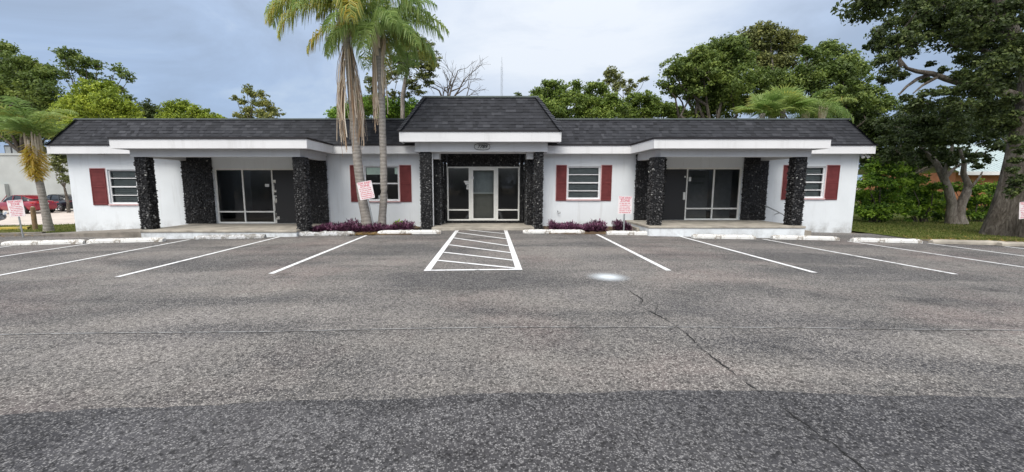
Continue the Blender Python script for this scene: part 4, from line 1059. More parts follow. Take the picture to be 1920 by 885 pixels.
# --- right foreground oak with its limb
def right_oak():
    Y = 15.4
    tp = [P(1932, 437, Y), P(1926, 400, Y), P(1930, 350, Y), P(1934, 300, Y), P(1938, 230, Y), P(1942, 160, Y), P(1934, 110, Y)]
    tp[0].z = g(tp[0].x) - .1
    root = empty('oak_tree', (tp[0].x, Y, g(tp[0].x)), 'huge foreground oak with a thick flared trunk at the right edge', 'tree')
    m = MB(); seg = 28
    vs = []; rad = [1.30, .96, .78, .66, .52, .40, .32]
    for i, (p, r) in enumerate(zip(tp, rad)):
        for k2 in range(seg):
            a = 2 * math.pi * k2 / seg; fl = 1 + (.16 if i == 0 else .08 if i < 3 else .05) * math.sin(a * 5 + i * .25) + .05 * math.sin(a * 11 + i)
            vs.append((p.x + r * fl * math.cos(a), p.y + r * fl * math.sin(a), p.z))
    m.add(vs, [(i * seg + k2, i * seg + (k2 + 1) % seg, (i + 1) * seg + (k2 + 1) % seg, (i + 1) * seg + k2) for i in range(len(tp) - 1) for k2 in range(seg)])
    def limb(pts, r0, r1):
        m.tube([P(a, b_, y) for a, b_, y in pts], list(np.linspace(r0, r1, len(pts))), 9, cap=False)
    limb([(1936, 130, Y), (1912, 90, Y), (1898, 60, Y - .2), (1880, 20, Y - .4), (1860, -30, Y)], .26, .12)
    limb([(1938, 200, Y), (1900, 178, Y), (1850, 165, Y + .3), (1800, 155, Y + .5), (1775, 148, Y + .6), (1748, 138, Y + .6), (1720, 134, Y + .5), (1700, 128, Y + .4), (1688, 112, Y + .4)], .17, .04)
    limb([(1748, 138, Y + .6), (1720, 148, Y + .7), (1700, 162, Y + .7), (1685, 178, Y + .8)], .08, .03)
    limb([(1760, 143, Y + .6), (1730, 160, Y + .5), (1712, 175, Y + .4)], .06, .02)
    limb([(1690, 125, Y + .4), (1682, 95, Y + .4), (1690, 60, Y + .4), (1720, 20, Y)], .07, .02)
    limb([(1898, 60, Y), (1850, 40, Y + .5), (1800, 22, Y + .8), (1760, 8, Y + 1)], .15, .04)
    limb([(1930, 110, Y), (1890, 110, Y + 1), (1830, 90, Y + 1.5), (1780, 85, Y + 1.5)], .18, .04)
    lob = [(1648, 62, 11), (1668, 46, 12), (1690, 40, 11), (1712, 52, 12), (1660, 80, 13), (1686, 72, 15), (1715, 78, 14), (1738, 66, 9), (1642, 92, 9), (1652, 112, 13), (1680, 100, 13), (1708, 98, 11), (1668, 132, 12), (1690, 140, 9), (1660, 150, 9),
           (1722, 8, 12), (1748, 2, 12), (1735, 24, 9), (1772, 12, 13), (1798, 6, 14), (1820, 18, 16), (1845, 8, 18), (1872, 14, 18), (1905, 8, 20), (1700, 18, 7),
           (1800, 42, 13), (1788, 60, 10), (1822, 50, 17), (1850, 45, 18), (1880, 45, 18), (1915, 40, 20), (1795, 82, 11), (1820, 80, 15), (1850, 80, 18), (1880, 85, 20), (1915, 80, 20), (1805, 108, 11), (1835, 110, 18), (1865, 120, 20), (1900, 125, 20),
           (1820, 140, 15), (1850, 150, 18), (1885, 160, 20), (1918, 165, 18), (1745, 120, 5), (1770, 130, 6), (1735, 150, 6), (1790, 170, 12), (1830, 175, 17), (1870, 195, 18), (1905, 205, 18), (1700, 185, 8), (1722, 192, 10), (1750, 198, 12), (1890, 235, 15), (1915, 250, 14), (1760, 172, 10), (1785, 190, 13), (1810, 200, 15), (1845, 205, 16), (1775, 215, 12), (1735, 175, 8), (1850, 228, 14), (1790, 235, 12), (1700, 205, 9), (1640, 75, 7), (1625, 88, 5), (1870, 60, 16), (1895, 100, 14), (1908, 340, 9), (1900, 355, 8)]
    lobes = []
    for px, py, rp_ in [(1800, 140, 11), (1815, 160, 13), (1838, 150, 14), (1862, 168, 14), (1890, 150, 14), (1900, 185, 13), (1870, 100, 13), (1900, 215, 11), (1905, 300, 8), (1898, 318, 7), (1912, 335, 9), (1896, 362, 8), (1915, 280, 9), (1905, 260, 10)]:
        yy = 14.1 if py > 215 else Y - rng.uniform(.8, 1.5)
        lobes.append((tuple(P(px, py, yy)), rp_ / F * yy))
    for px, py, rp_ in lob:
        r = rp_ / F * Y; yy = Y + rng.uniform(-1.6, 2.6) * (1 if py < 220 else .2); yy = max(yy, 13.6) if py < 300 else Y - 1.0
        lobes.append((tuple(P(px, py, yy)), r * 1.14 * yy / Y))
    c_ = MB(); br = MB(); crown(c_, lobes, Y, .085, .62, 17, (.28, .52), .65, tone=(.05, .85), branches=br)
    # crown continues above and to the right of the frame
    for i in range(34):
        a = rng.uniform(0, 2 * math.pi); rr = rng.uniform(1.5, 6.0); cc = (tp[0].x + rr * math.cos(a) * 1.0 + .5, Y + 1 + rr * math.sin(a) * .9, rng.uniform(8.8, 11.5))
        crown(c_, [(cc, 1.0)], Y, .16, .7, 7, (.35, .6), .6, tone=(.15, .8))
    m.add(np.concatenate(br.v), br.f, .5)
    part(m, 'trunk', M['bark'], root, smooth=True); part(c_, 'crown', M['oak_dark'], root)
right_oak()
def forked_tree():
    Y = 21.5
    b_ = P(1790, 417, Y); bz = g(b_.x)
    root = empty('forked_tree', (b_.x, Y, bz), 'smooth grey tree forking low into two trunks on the lawn', 'tree')
    m = MB()
    def limb(pts, r): m.tube([P(a, c_, Y + d_) for a, c_, d_ in pts], r, 10, cap=False)
    limb([(1786, 420, 0), (1783, 400, 0), (1785, 380, 0), (1778, 355, 0), (1768, 330, 0), (1755, 305, .2), (1735, 285, .4), (1715, 262, .5)], [0.306, 0.207, 0.192, 0.185, 0.163, 0.126, 0.089, 0.044])
    limb([(1801, 420, -.1), (1799, 402, -.1), (1802, 382, 0), (1812, 362, 0), (1815, 345, 0), (1806, 325, 0), (1808, 305, 0), (1800, 280, 0)], [0.297, 0.200, 0.200, 0.185, 0.148, 0.118, 0.096, 0.059])
    limb([(1812, 356, 0), (1824, 348, -.2), (1838, 330, -.3), (1842, 322, -.3)], [0.108, 0.059, 0.044, 0.030])
    limb([(1770, 335, 0), (1790, 315, .2), (1815, 300, .2), (1835, 280, .2)], [0.117, 0.067, 0.052, 0.022])
    limb([(1775, 350, 0), (1772, 320, -.2), (1782, 290, -.2), (1790, 250, -.2)], [0.126, 0.089, 0.074, 0.037])
    lob = [(1690, 232, 16), (1712, 222, 18), (1740, 222, 18), (1765, 225, 18), (1795, 228, 20), (1825, 235, 20), (1850, 225, 18), (1700, 255, 16), (1728, 258, 18), (1755, 255, 18), (1785, 258, 20), (1815, 262, 18), (1845, 262, 16), (1700, 280, 12), (1722, 288, 12), (1748, 285, 12), (1798, 285, 12), (1822, 292, 10), (1845, 292, 9), (1670, 262, 14), (1665, 285, 12), (1685, 298, 8), (1860, 250, 14), (1835, 312, 7), (1852, 302, 7), (1870, 275, 12), (1662, 240, 14), (1650, 268, 11), (1720, 205, 14), (1780, 205, 16), (1840, 200, 16), (1760, 240, 18), (1810, 245, 18), (1700, 240, 16), (1710, 292, 10), (1735, 296, 9), (1765, 290, 10), (1785, 298, 8), (1790, 304, 9), (1822, 300, 9), (1768, 308, 8), (1740, 305, 9), (1715, 302, 10), (1660, 300, 9)]
    lobes = [(tuple(P(a, c_, Y + rng.uniform(-1.5, 2.2))), r_ / F * Y * 1.05) for a, c_, r_ in lob]
    c2 = MB(); br = MB(); crown(c2, lobes, Y, .11, .9, 12, (.3, .5), .6, tone=(.05, .6), branches=br); m.add(np.concatenate(br.v), br.f, .4)
    part(m, 'trunk', M['bark_pale'], root, smooth=True); part(c2, 'crown', M['oak_dark'], root)
forked_tree()
tree('round_tree', 'dark tree mass beyond the lawn, behind the forked tree', [(1660, 250, 22), (1690, 230, 22), (1640, 275, 16), (1720, 240, 22), (1760, 240, 24), (1700, 275, 18), (1800, 235, 22), (1640, 230, 18), (1625, 300, 14), (1650, 305, 14), (1680, 300, 16), (1710, 300, 16), (1740, 296, 14), (1770, 296, 12), (1795, 290, 12), (1760, 268, 18), (1620, 280, 12)], 30.0, 1700, 'oak_dark', .15, .3, 1.1, tone=(.0, .45), group='trees beyond the lawn')
tree('round_tree', 'tree mass beyond the lawn at the right edge, above the metal roof', [(1850, 225, 22), (1880, 240, 22), (1910, 230, 24), (1830, 215, 20), (1905, 265, 16), (1940, 260, 24), (1890, 205, 22), (1940, 210, 24)], 31.0, 1905, 'oak_dark', .15, .3, 1.1, tone=(.0, .5), group='trees beyond the lawn')
def shrub(label, lobs, Y, mat='shrub', leaf=.10, tone=(.25, .95), name='shrub', group='shrubs along the lawn', dens=1.0):
    lobes = [(tuple(P(a, c_, Y + rng.uniform(-.5, .7))), r_ / F * Y) for a, c_, r_ in lobs]
    bx_ = float(np.mean([l[0][0] for l in lobes])); root = empty(name, (bx_, Y, g(bx_)), label, 'shrub', group)
    st = MB()
    for (c_, r_) in lobes: st.tube([(bx_ + (c_[0] - bx_) * .3, Y, g(bx_) - .05), (c_[0] * .5 + bx_ * .5, c_[1], c_[2] * .5 + g(bx_) * .5), c_], [.035, .025, .01], 5, cap=False)
    m = MB(); crown(m, [(l_[0], l_[1] * 1.15) for l_ in lobes], Y, leaf, dens * .9, 15, (.28, .48), .62, tone=(tone[0] * .4, 1.0))
    part(st, 'stem', M['bark'], root); part(m, 'foliage', M[mat], root)
shrub('big bright green shrub touching the right corner of the white building', [(1632, 318, 14), (1655, 308, 14), (1625, 342, 16), (1650, 338, 18), (1680, 322, 15), (1635, 370, 20), (1665, 365, 20), (1618, 392, 16), (1645, 395, 20), (1670, 392, 18), (1678, 345, 16), (1612, 365, 12)], 21.5)
shrub('broad green shrub in the middle of the hedge, left of the forked trunk', [(1700, 315, 13), (1705, 340, 17), (1725, 335, 13), (1700, 368, 20), (1730, 360, 18), (1750, 350, 11), (1695, 395, 18), (1725, 392, 20), (1752, 385, 16), (1762, 402, 13), (1745, 368, 14)], 22.3)
shrub('darker green shrub right behind the forked trunk', [(1825, 350, 13), (1840, 372, 15), (1820, 385, 12), (1845, 395, 14), (1865, 380, 14), (1870, 398, 12), (1860, 350, 12), (1830, 402, 10), (1880, 362, 12), (1788, 350, 9), (1770, 375, 9)], 23.5, tone=(.1, .7))

# ------------------------------------------------------------------ palms
def frond(m, rach, base, az, el, L, droop, nl, ll, tone, tw=.030, hang=.72, tip=.25):
    """feather frond: arching rachis with drooping leaflets"""
    n = 16; pts = []; q = np.array(base, float); a = el
    hd = np.array([math.cos(az), math.sin(az), 0])
    dirs = []
    for i in range(n + 1):
        pts.append(q.copy()); d_ = hd * math.cos(a) + np.array([0, 0, math.sin(a)]); dirs.append(d_)
        q = q + d_ * L / n; a -= droop / n * (0.5 + 1.0 * i / n)
    pts = np.array(pts); dirs = np.array(dirs)
    rach.tube([tuple(p) for p in pts], list(np.linspace(.022, .005, n + 1)), 5, tone, cap=False)
    side = np.array([-math.sin(az), math.cos(az), 0])
    u = np.linspace(.12, 1, nl)
    idx = u * n; i0 = np.minimum(idx.astype(int), n - 1); fr = (idx - i0)[:, None]
    P0 = pts[i0] * (1 - fr) + pts[i0 + 1] * fr; D0 = dirs[i0]
    qs = []
    for sg in (-1, 1):
        ln = ll * (np.sin(np.pi * (u * .85 + .12)) ** .6) * rng.uniform(.8, 1.15, nl)
        d1 = side * sg * .85 + D0 * rng.uniform(.35, .7, nl)[:, None] + np.stack([rng.normal(0, .12, nl), rng.normal(0, .12, nl), rng.uniform(-.35, .3, nl)], 1)
        d1 /= np.linalg.norm(d1, axis=1)[:, None]
        mid = P0 + d1 * ln[:, None] * .45
        d2 = d1 * (1 - hang) + np.array([0, 0, -1.0]) * hang; d2 /= np.linalg.norm(d2, axis=1)[:, None]
        end = mid + d2 * ln[:, None] * .6
        wv_ = np.cross(d1, rng.normal(size=(nl, 3))); wv_ /= np.linalg.norm(wv_, axis=1)[:, None] + 1e-9
        w1 = wv_ * tw * .5
        qs.append(np.stack([P0 - w1 * .5, P0 + w1 * .5, mid + w1, mid - w1], 1)); qs.append(np.stack([mid - w1, mid + w1, end + w1 * .15, end - w1 * .15], 1))
    qs = np.concatenate(qs); m.quads(qs, np.clip(tone + rng.normal(0, .06, len(qs)), 0, 1))
def skirt(m, base, n, L, rad, spread_, az0=None, daz=.7):
    for i in range(n):
        a = rng.uniform(0, 2 * math.pi) if az0 is None else az0 + rng.normal(0, daz); p = np.array(base) + np.array([math.cos(a) * rad, math.sin(a) * rad, rng.uniform(-.5, .1)])
        l_ = L * rng.uniform(.4, 1.0); out_ = rng.uniform(.3, 1) * spread_
        pts = [p, p + np.array([math.cos(a) * out_ * .7, math.sin(a) * out_ * .7, -l_ * .3]), p + np.array([math.cos(a) * out_, math.sin(a) * out_, -l_ * .65]), p + np.array([math.cos(a) * out_ * .8 + rng.normal(0, .05), math.sin(a) * out_ * .8, -l_])]
        w_ = rng.uniform(.006, .018); t_ = rng.uniform(0, 1)
        sd = np.array([-math.sin(a + rng.normal(0, .8)), math.cos(a), 0]) * w_
        q = [np.stack([pts[k2] - sd, pts[k2] + sd, pts[k2 + 1] + sd, pts[k2 + 1] - sd]) for k2 in range(3)]
        m.quads(np.array(q), [t_] * 3)
def queen_palm(label, Y, tpx, rads, crown_px, fronds, L, nl=46, ll=.5, skirts=(), group='queen palms', hang=.72):
    tp = [P(a, b_, Y) for a, b_ in tpx]; tp[0].z = g(tp[0].x) - .05
    root = empty('queen_palm', (tp[0].x, Y, g(tp[0].x)), label, 'palm', group)
    # smooth the trunk line
    pts = []; rr = []
    n = len(tp)
    for i in range(n - 1):
        for k2 in range(6):
            u = k2 / 6; pts.append(tp[i].lerp(tp[i + 1], u)); rr.append((rads[i] * (1 - u) + rads[i + 1] * u) * (1 + rng.normal(0, .012)))
    pts.append(tp[-1]); rr.append(rads[-1])
    m = MB(); m.tube(pts, rr, 16); part(m, 'trunk', M['palmtrunk'], root, smooth=True)
    c_ = P(*crown_px, Y)
    # crownshaft of leaf bases
    m = MB()
    for i in range(26):
        a = rng.uniform(0, 2 * math.pi); b0_ = tp[-1] + Vector((math.cos(a) * rads[-1] * .8, math.sin(a) * rads[-1] * .8, rng.uniform(-.5, .1))); e0 = c_ + Vector((math.cos(a) * .22, math.sin(a) * .22, rng.uniform(-.1, .4)))
        m.tube([b0_, b0_.lerp(e0, .5) + Vector((math.cos(a) * .05, math.sin(a) * .05, 0)), e0], [.06, .045, .02], 6, rng.uniform(.3, .8))
    part(m, 'crownshaft', M['deadleaf'], root)
    lv = MB(); rc = MB()
    for (az_, el_, l_, dr_, tn_) in fronds: frond(lv, rc, c_ + Vector((0, 0, .1)), R(az_), R(el_), L * l_, R(dr_), nl, ll, tn_, hang=hang)
    part(lv, 'crown', M['palmleaf'], root); part(rc, 'frond_stalk', M['palmleaf'], root)
    dm = MB()
    for (bpx, n_, l_, rd_, sp2, *az) in skirts: skirt(dm, P(*bpx, Y), n_, l_, rd_, sp2, *az)
    if dm.v: part(dm, 'dead_fronds', M['deadleaf'], root)
    return root
def fset(n, seed, tones=(.3, .55), el=(5, 65), dr=(85, 120)):
    r_ = random.Random(seed)
    return [(i * 360 / n * 1.0 + r_.uniform(-12, 12), r_.uniform(*el), r_.uniform(.85, 1.1), r_.uniform(*dr), r_.uniform(*tones)) for i in range(n)]
fr1 = fset(17, 3, (.4, .72)) + [(178, 35, 1.05, 125, .5), (190, 62, 1.05, 120, .38), (165, 70, .95, 110, .42), (200, 8, .9, 100, .66), (0, 40, 1.05, 105, .4), (-20, 55, 1.1, 95, .45), (95, 80, .9, 40, .4), (270, 75, .9, 60, .4)]
queen_palm('taller left palm in the purple bed, with a shaggy skirt of dead fronds', 14.35,
           [(690, 432), (686, 405), (678, 365), (670, 300), (665, 240), (660, 180), (655, 120), (650, 85), (646, 45)], [.22, .175, .155, .148, .142, .135, .13, .13, .14], (644, 22), fr1, 2.8, 96, .76,
           skirts=[((650, 88), 32, 3.3, .14, .30, math.pi * 1.05, .5), ((652, 130), 40, 2.3, .15, .30, math.pi * 1.1, .5), ((652, 85), 34, 3.4, .13, .34, -.15, .55), ((660, 150), 36, 2.0, .14, .28, -.1, .5), ((652, 90), 22, 3.0, .12, .2)])
fr2 = fset(17, 11, (.4, .72)) + [(0, 35, 1.0, 105, .45), (10, 15, .9, 95, .42), (-15, 55, 1.0, 100, .4), (180, 30, .8, 110, .35), (-45, 20, .8, 90, .4), (60, 20, .9, 100, .42), (90, 80, .8, 50, .4)]
queen_palm('slimmer right palm of the pair in the purple bed, with one hanging orange frond', 14.5,
           [(716, 432), (717, 405), (720, 365), (719, 300), (717, 240), (716, 180), (713, 130), (710, 95)], [.17, .135, .125, .12, .115, .112, .11, .12], (709, 68), fr2, 2.45, 88, .70,
           skirts=[((703, 82), 75, 2.6, .06, .06, -2.2, .7), ((716, 110), 12, 1.4, .10, .05, -.8, .6)])
fr3 = fset(22, 5, (.35, .65), (25, 82), (75, 105)) + [(250, -78, .72, 8, .79), (290, -80, .8, 8, .80), (0, -82, .7, 5, .80), (200, -76, .6, 10, .78), (320, -84, .8, 3, .81), (0, 40, .9, 80, .55), (180, 40, .9, 80, .45)]
queen_palm('short young palm with yellowed hanging fronds at the left, beside the tow sign', 16.5,
           [(93, 443), (90, 420), (84, 390), (76, 350), (68, 312), (64, 285)], [.18, .145, .125, .12, .115, .11], (62, 262), fr3, 2.1, 56, .52, hang=.3)
# palm behind the right roof
fr4 = fset(16, 9, (.35, .6), (-5, 60), (70, 115))
queen_palm('queen palm with yellow-green fronds rising behind the right end of the roof', 28.5,
           [(1542, 440), (1542, 330), (1543, 240), (1543, 215)], [.2, .18, .17, .16], (1543, 205), fr4, 2.3, 34, .6, group='palms behind the right roof')
fr5 = fset(14, 19, (.3, .5), (0, 65), (70, 115))
queen_palm('darker feathery palm behind the right roof, between fan palms and yellow-green palm', 29.5,
           [(1510, 440), (1510, 330), (1510, 240), (1510, 222)], [.2, .18, .17, .16], (1511, 210), fr5, 2.2, 30, .6, group='palms behind the right roof')
def fan_palm(label, px, py, Y, n, rl):
    c_ = P(px, py, Y); root = empty('fan_palm', (c_.x, Y, g(c_.x)), label, 'palm', 'palms behind the right roof')
    m = MB(); m.tube([(c_.x, Y, g(c_.x) - .1), (c_.x + .1, Y, c_.z * .5), tuple(c_)], [.2, .17, .16], 12); part(m, 'trunk', M['palmtrunk'], root, smooth=True)
    lv = MB(); qs = []; ts = []
    for i in range(n):
        az_ = i * 2.4 + rng.normal(0, .2); el_ = rng.uniform(-.1, 1.2); d_ = np.array([math.cos(az_) * math.cos(el_), math.sin(az_) * math.cos(el_), math.sin(el_)])
        h_ = np.array(c_) + d_ * rng.uniform(.6, 1.1); lv.tube([tuple(c_), tuple(h_)], [.02, .012], 4, .4)
        nrm = np.cross(d_, [-math.sin(az_), math.cos(az_), 0]); sd = np.array([-math.sin(az_), math.cos(az_), 0]); tn = rng.uniform(.3, .62)
        for k2 in range(26):
            a = (k2 / 25 - .5) * 4.2; e_ = d_ * math.cos(a) + sd * math.sin(a); l_ = rl * rng.uniform(.85, 1.05) * (1 - .12 * abs(a))
            e2 = e_ + np.array([0, 0, -.45 + .1 * rng.normal()]); s_ = np.cross(e_, nrm + rng.normal(0, .5, 3)); s_ /= np.linalg.norm(s_); s_ = s_ * .04
            md = h_ + e_ * l_ * .6; en = md + e2 * l_ * .4
            qs += [np.stack([h_ - s_ * .3, h_ + s_ * .3, md + s_, md - s_]), np.stack([md - s_, md + s_, en + s_ * .1, en - s_ * .1])]; ts += [tn, tn + .05]
    lv.quads(np.array(qs), ts); part(lv, 'crown', M['palmleaf'], root)
fan_palm('fan palm with stiff pale fans behind the roof, left of the feathery palms', 1430, 213, 28.0, 20, 1.15)
fan_palm('bright fan palm behind the roof, right of the paler fan palm', 1468, 206, 28.3, 22, 1.25)

# ------------------------------------------------------------------ purple ground cover, weeds, litter
def purple(label, x0, x1, y0, y1, n, skip=None):
    cs = []
    x = rng.uniform(x0, x1, n); y = rng.uniform(y0, y1, n); 
    hmap = .12 + .28 * (0.5 + .5 * np.sin(x * 2.3) * np.sin(x * 5.1 + 1)) * rng.uniform(.4, 1, n)
    z = g_np(x) + rng.uniform(.02, 1, n) * hmap + .04
    az_ = rng.uniform(0, 2 * math.pi, n); el_ = rng.uniform(-.2, 1.1, n); L = rng.uniform(.07, .16, n)[:, None]; 
    d_ = np.stack([np.cos(az_) * np.cos(el_), np.sin(az_) * np.cos(el_), np.sin(el_)], 1); s_ = np.stack([-np.sin(az_), np.cos(az_), np.zeros(n)], 1) * .016
    p = np.stack([x, y, z], 1)
    q = np.stack([p, p + d_ * L * .45 + s_, p + d_ * L, p + d_ * L * .45 - s_], 1)
    m = MB(); m.quads(q, rng.uniform(0, 1, n)); o = m.build('purple_plants', M['purple'], origin=(x0, y0, 0)); tag(o, label, 'plants', kind='stuff')
def g_np(x): return -x * x / (x * x + 750)
purple('low purple-leaved ground cover round the two palm trunks', bx0 + .05, bx1 - .1, 13.65, 14.6, 9000)
purple('low purple-leaved ground cover under the jalousie window right of the entrance', cx0 + .1, cx1 - .9, 13.8, 14.7, 5200)
purple('small purple patch round the upright tow sign post', X(1158, 14, 430), cx1 - .05, 13.9, 14.7, 1800)
def weed(label, px, Y, h_, n):
    b_ = P(px, 425, Y); m = MB(); base = np.array((b_.x, Y, g(b_.x) + .03)); 
    q = leaf_quads(base + np.array([0, 0, h_ * .6]), np.array([h_ * .6, h_ * .5, h_ * .5]), n, .07, 2.2)
    m.quads(q, rng.uniform(.3, .9, n)); st = MB()
    root = empty('weed', tuple(base), label, 'plant'); 
    for i in range(7): st.tube([tuple(base), tuple(base + np.array([rng.normal(0, h_ * .3), rng.normal(0, h_ * .2), h_ * rng.uniform(.6, 1)]))], [.008, .004], 4)
    part(m, 'leaves', M['shrub'], root); part(st, 'stem', M['shrub'], root)
weed('green leafy weed among the purple plants right of the palms', 747, 14.2, .32, 110)
weed('small green weed among purple plants at the left porch end of the bed', 676, 14.25, .2, 50)
def litter(label, x0, x1, y0, y1, n):
    x = rng.uniform(x0, x1, n); y = rng.uniform(y0, y1, n); p = np.stack([x, y, g_np(x) + rng.uniform(.006, .06, n)], 1)
    a = rng.normal(size=(n, 3)) * np.array([1, 1, .25]); a /= np.linalg.norm(a, axis=1)[:, None]; b_ = np.cross(a, [0, 0, 1]); s_ = rng.uniform(.02, .05, n)[:, None]
    m = MB(); m.quads(np.stack([p - a * s_, p + b_ * s_ * .5, p + a * s_, p - b_ * s_ * .5], 1), rng.uniform(0, 1, n)); tag(m.build('leaf_litter', M['litter'], origin=(x0, y0, 0)), label, 'leaves', kind='stuff')
litter('yellow and brown fallen leaves on the soil in front of the palms', X(655, 13.5, 432), X(705, 13.5, 432), 13.2, 13.8, 420)
litter('brown dead leaves along the edge of the lawn on the right', 14.4, 30, 13.2, 14.6, 2600)
litter('brown dead leaves along the kerb by the left palm', -26, -15.6, 14.9, 15.9, 1200)

# ------------------------------------------------------------------ left background: pale building, cars, post, kerb
YL = 39.0
x0, x1 = -75.0, X(160, YL); zt = Z(291, YL)
root = empty('warehouse', ((x0 + x1) / 2, YL, g(-40)), 'plain pale grey-white stucco building behind the parked cars at left', 'building')
m = MB(); m.box(x0, x1, YL, YL + 12, -1.2, zt); part(m, 'wall', M['stucco_far'], root)
m = MB(); m.box(x0 - .1, x1 + .1, YL - .1, YL + .15, zt + .001, zt + .18); part(m, 'parapet', M['stucco_far'], root)
m = MB(); a = P(10, 292, YL + 1.5); b_ = P(48, 272, YL + 1.5); m.box(a.x, b_.x, YL + 1.5, YL + 3.5, zt - .1, b_.z); au = part(m, 'roof_unit', M['alu_dark'], root)
m = MB(); 
for i in range(3): xx = a.x + (b_.x - a.x) * (i + .12) / 3; m.box(xx, xx + (b_.x - a.x) * .25, YL + 1.48, YL + 1.499, zt + .25, b_.z - .15)
part(m, 'louvre', M['blind'], au)
m = MB(); m.box(X(0, YL), X(16, YL), YL - .35, YL - .01, -.8, Z(345, YL)); part(m, 'buttress', M['stucco_far'], root)

def car(label, paint, loc, rz, front=True):
    """sedan lofted along its length, nose to +x"""
    root = empty('parked_car', loc, label, 'car', 'cars parked on the left', rz=rz)
    def loft(st, name, mat, parent, lv=2, cap=True):
        me = bpy.data.meshes.new(name); bm = bmesh.new(); rings = []
        for x, ring in st:
            full = [(y, z) for y, z in ring] + [(-y, z) for y, z in reversed(ring) if y > 1e-4]
            rings.append([bm.verts.new((x, y, z)) for y, z in full])
        for a, b_ in zip(rings, rings[1:]):
            n = len(a)
            for i in range(n): bm.faces.new((a[i], a[(i + 1) % n], b_[(i + 1) % n], b_[i]))
        if cap: bm.faces.new(rings[0][::-1]); bm.faces.new(rings[-1])
        bmesh.ops.recalc_face_normals(bm, faces=bm.faces)
        for f_ in bm.faces: f_.smooth = True
        bm.to_mesh(me); bm.free(); me.materials.append(mat); o = bpy.data.objects.new(name, me); COL.objects.link(o); o.parent = parent
        if lv: sm = o.modifiers.new('s', 'SUBSURF'); sm.levels = lv; sm.render_levels = lv
        return o
    def sec(w_, zb, zs, zt_): return [(0, zb), (w_ * .82, zb), (w_ * .97, zb + .10), (w_, (zb + zs) / 2), (w_ * .97, zs - .06), (w_ * .84, zt_ - .01), (w_ * .4, zt_ + .02), (0, zt_ + .03)]
    body = loft([(-2.30, sec(.62, .38, .70, .80)), (-2.26, sec(.78, .32, .84, .97)), (-1.95, sec(.88, .22, .92, 1.02)), (-1.3, sec(.91, .20, .92, 1.00)), (-.3, sec(.91, .18, .90, .97)), (.8, sec(.91, .18, .88, .95)), (1.4, sec(.90, .20, .82, .90)), (2.0, sec(.86, .22, .70, .78)), (2.3, sec(.74, .28, .62, .66)), (2.36, sec(.55, .34, .52, .56))], 'body', M[paint], root)
    def cab(w_, z0_, z1_): return [(0, z0_), (w_ * .98, z0_), (w_ * .97, z0_ + .04), (w_ * (.98 - .16 * (z1_ - z0_) / .45), z1_ - .06), (w_ * (.84 - .12 * (z1_ - z0_) / .45), z1_), (0, z1_ + .02)]
    loft([(-1.85, cab(.66, .97, 1.03)), (-1.5, cab(.80, .95, 1.22)), (-.9, cab(.84, .93, 1.40)), (-.2, cab(.85, .92, 1.44)), (.4, cab(.84, .91, 1.36)), (.9, cab(.80, .90, 1.10)), (1.2, cab(.70, .88, .95))], 'window', M['carglass'], root)
    def rf(w_, z_): return [(0, z_ - .04), (w_, z_ - .05), (w_ * 1.02, z_ - .02), (w_ * .9, z_ + .01), (0, z_ + .03)]
    loft([(-1.75, rf(.52, 1.10)), (-1.35, rf(.60, 1.30)), (-.9, rf(.64, 1.42)), (-.2, rf(.66, 1.46)), (.25, rf(.64, 1.40)), (.45, rf(.60, 1.33))], 'roof', M[paint], root)
    m = MB()
    for s_ in (-1, 1):
        for xa_, xb_ in ((-.28, -.22), (.85, .5), (-1.3, -1.05)):
            m.tube([(xa_ - .0, s_ * .865, .93), (xb_, s_ * .70, 1.40)], .028, 5)
    for v_ in m.v: pass
    o = m.build('pillar', M[paint]); o.parent = root
    for x_ in (-1.38, 1.42):
        for s_ in (-1, 1):
            mm = MB(); n = 24; pr = [(.20, -.10), (.315, -.11), (.335, -.07), (.335, .07), (.315, .11), (.20, .10)]
            vs = [(x_ + r_ * math.cos(2 * math.pi * k2 / n), s_ * .82 + t_, .335 + r_ * math.sin(2 * math.pi * k2 / n)) for r_, t_ in pr for k2 in range(n)]
            mm.add(vs, [(j * n + k2, j * n + (k2 + 1) % n, (j + 1) * n + (k2 + 1) % n, (j + 1) * n + k2) for j in range(5) for k2 in range(n)]); wh = mm.build('wheel', M['tyre']); wh.parent = root
            mm = MB(); 
            mm.tube([(x_, s_ * .86, .335), (x_, s_ * .915, .335)], [.06, .05], 10)
            for k2 in range(5):
                a = 2 * math.pi * k2 / 5; mm.tube([(x_ + .04 * math.cos(a), s_ * .91, .335 + .04 * math.sin(a)), (x_ + .21 * math.cos(a), s_ * .90, .335 + .21 * math.sin(a))], [.035, .022], 5)
            mm.tube([(x_ + .205 * math.cos(a), s_ * .905, .335 + .205 * math.sin(a)) for a in np.linspace(0, 2 * math.pi, 21)], .022, 5, cap=False)
            r2 = mm.build('rim', M['rim']); r2.parent = wh
    for s_ in (-1, 1):
        mm = MB(); mm.add([(-2.29, s_ * .42, .80), (-2.10, s_ * .86, .82), (-2.05, s_ * .875, .90), (-2.26, s_ * .44, .91)] + [(-2.33, s_ * .42, .80), (-2.20, s_ * .90, .82), (-2.10, s_ * .91, .90), (-2.30, s_ * .44, .91)], [(4, 5, 6, 7), (0, 4, 7, 3), (1, 2, 6, 5), (0, 1, 5, 4), (3, 7, 6, 2)]); o = mm.build('taillight', M['taillamp']); o.parent = root
        mm = MB(); mm.add([(2.10, s_ * .84, .60), (2.36, s_ * .45, .56), (2.36, s_ * .45, .64), (2.08, s_ * .85, .72)] + [(2.16, s_ * .88, .60), (2.40, s_ * .46, .56), (2.38, s_ * .46, .64), (2.12, s_ * .88, .71)], [(4, 5, 6, 7), (0, 4, 7, 3), (1, 2, 6, 5), (0, 1, 5, 4), (3, 7, 6, 2)]); o = mm.build('headlight', M['headlamp']); o.parent = root
